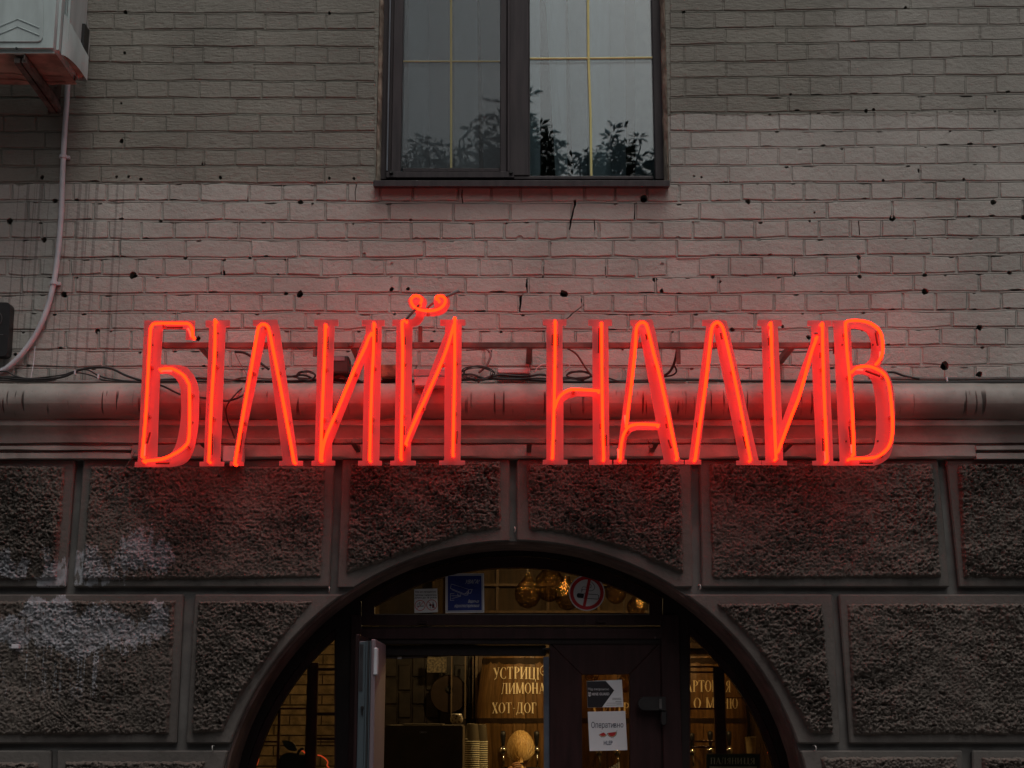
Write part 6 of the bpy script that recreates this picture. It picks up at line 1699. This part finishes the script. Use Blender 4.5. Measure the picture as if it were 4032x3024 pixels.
for k in range(190):
    u_ = k / 190 * 2 * math.pi; lay = rh.random()
    # start on the crown line, sweep over the skull to the tie
    az = R(-75 + 330 * (k / 190)) ; el = R(20 + 65 * lay)
    st_ = Vector((math.cos(az) * math.cos(el), math.sin(az) * math.cos(el), math.sin(el)))
    if st_.y < -.2: st_.y *= -1
    en = Vector((0.02, -.93, -.45)).normalized()
    pts = []
    for i in range(9):
        t_ = i / 8; d_ = st_.lerp(en, t_)
        if d_.length < .1: d_ = Vector((st_.x, -.1, .8))
        d_.normalize(); off = 1.09 + .025 * lay + .02 * math.sin(k * 3.1)
        pts.append(Vector((hx + d_.x * .082 * off, hy + d_.y * .100 * off, hz + d_.z * .118 * off)))
    pts = pts[:-1] + [tie + Vector((rh.uniform(-.010, .010), rh.uniform(-.006, .006), rh.uniform(-.006, .006)))]
    hair.tube(catmull(pts, 2), [.0052] * (len(pts) * 2 - 3) + [.004, .003], 5, False)
hcap = bmesh.new(); bmesh.ops.create_icosphere(hcap, subdivisions=3, radius=1); me = bpy.data.meshes.new('h'); hcap.to_mesh(me); hcap.free()
hair.add([(hx + v.co.x * .081, hy - .006 + v.co.y * .092, hz + .008 + v.co.z * .115) for v in me.vertices], [tuple(p.vertices) for p in me.polygons if p.center.y < .35 and (p.center.z > -.55)]); bpy.data.meshes.remove(me)
for k in range(26):
    a = rh.uniform(0, 6.28); e_ = tie + Vector((math.cos(a) * .028, math.sin(a) * .02 - .01, -.22 - rh.random() * .06))
    md_ = tie + Vector((math.cos(a) * .026, math.sin(a) * .02 - .02, -.08))
    hair.tube(catmull([tie, md_, e_], 4), [.006] * 7 + [.004, .002], 5, False)
hair.build('hair', MHAIR, pr, smooth='all')
M().lathe([(.016, -.006), (.018, 0), (.016, .006)], tie, 12, 'z').build('hair_tie', MBLK, pr, smooth='all')
# raised left hand at the tie: palm and five separate fingers
wr = Vector((hx - .085, hy - .165, hz - .125)); pm = Vector((hx - .055, hy - .155, hz - .095))
m_ = skin('forearm', [(hx - .12, hy - .16, b0 - .10), tuple(wr), tuple(pm)], [(0, 1), (1, 2)], [.028, .021, (.026, .014)], MSKIN, pr)
for k in range(4):
    o0 = pm + Vector((.006 + .004 * k, -.008, .018 - .012 * k)); L_ = (.030, .034, .032, .025)[k]
    skin('finger', [tuple(pm.lerp(o0, .3)), tuple(o0), tuple(o0 + Vector((L_ * .8, .004, .008))), tuple(o0 + Vector((L_ * 1.5, .020, .004)))], [(0, 1), (1, 2), (2, 3)], [.009, .0085, .008, .006], MSKIN, pr, 1)
skin('thumb', [tuple(pm.lerp(wr, .5)), tuple(pm + Vector((.012, .022, -.006))), tuple(pm + Vector((.035, .035, .002)))], [(0, 1), (1, 2)], [.010, .009, .007], MSKIN, pr, 1)
M().lathe([(.024, -.008), (.026, 0), (.024, .008)], wr, 14).build('bracelet', mat('pale_bracelet', (.5, .5, .42), .5), pr, smooth='all')

# ---------------------------------------------------------------- street tree that the upper window mirrors
MLEAF = mat('leaf_green', (.035, .055, .022), .6, var=.3, sc=3)
MBARK = mat('bark', (.06, .045, .035), .9, var=.3, sc=6)
tre = thing('tree', 'leafy street tree across the pavement, seen only as a reflection in the upper window', 'tree', (.5, -12.6, -.13))
tk = M(); tk.tube(catmull([(.5, -12.6, -.13), (.45, -12.6, 2.2), (.6, -12.5, 4.4), (.4, -12.5, 6.4), (.5, -12.4, 8.2)], 5), [.20 - .007 * i for i in range(21)], 10)
tk.build('trunk', MBARK, tre, smooth='all')
lm = M(); lv = M(); rt = random.Random(21)
def sprig(c, s=1.0):
    nL = rt.randint(6, 9); ax = Vector((rt.uniform(-.4, .4), rt.uniform(-.4, .4), 1)).normalized()
    u_ = ax.orthogonal().normalized(); w_ = ax.cross(u_)
    for k in range(nL):
        a = k / nL * 2 * math.pi + rt.uniform(-.3, .3)
        d_ = (u_ * math.cos(a) + w_ * math.sin(a) + ax * rt.uniform(-.1, .9)).normalized()
        L_ = s * rt.uniform(.13, .20); sd = d_.cross(Vector((rt.uniform(-1, 1), rt.uniform(-1, 1), rt.uniform(-1, 1)))).normalized() * L_ * .13
        p0 = c + d_ * .02; p3 = c + d_ * L_ + Vector((0, 0, -.25 * L_)); pm_ = p0.lerp(p3, .5) + Vector((0, 0, .05 * L_))
        lv.add([p0, pm_ - sd, p3, pm_ + sd], [(0, 1, 2), (0, 2, 3)])
def topz(x_):                                    # ragged outline of the crown in the mirror
    return float(np.interp(x_, [-4, -1.5, -1.3, -1.05, -.75, -.45, -.15, .15, .40, .60, .80, 1.05, 1.3, 1.7, 2.2, 4], [7.6, 8.75, 8.95, 9.0, 8.6, 9.25, 9.35, 9.55, 9.25, 8.95, 8.72, 8.98, 9.15, 8.85, 8.7, 7.6]))
for k in range(5200):
    x_ = rt.uniform(-3.4, 4.2); y_ = -12.2 + rt.uniform(-1.3, 1.3)
    tz = topz(x_) - .12; z_ = tz - abs(rt.gauss(0, 1)) * 1.1
    if z_ < 4.5: continue
    depth = tz - z_
    if rt.random() > min(1, .35 + depth * 1.4): continue
    c_ = Vector((x_, y_, z_)); sprig(c_)
    if k % 3 == 0:
        lm.tube(catmull([c_, c_ + Vector((rt.uniform(-.15, .15), .1, -.35)), Vector((.5 + (x_ - .5) * .45, -12.4, max(4.2, z_ - 1.1)))], 3), [.006, .008, .010, .013, .016, .02, .025], 4, False)
for k in range(1500):
    x_ = rt.gauss(.5, 2.0); y_ = -12.4 + rt.gauss(0, 1.2); z_ = rt.uniform(4.0, 8.0); sprig(Vector((x_, y_, z_)), 1.4)
lm.build('branch', MBARK, tre); lv.build('crown', MLEAF, tre, kind='stuff')
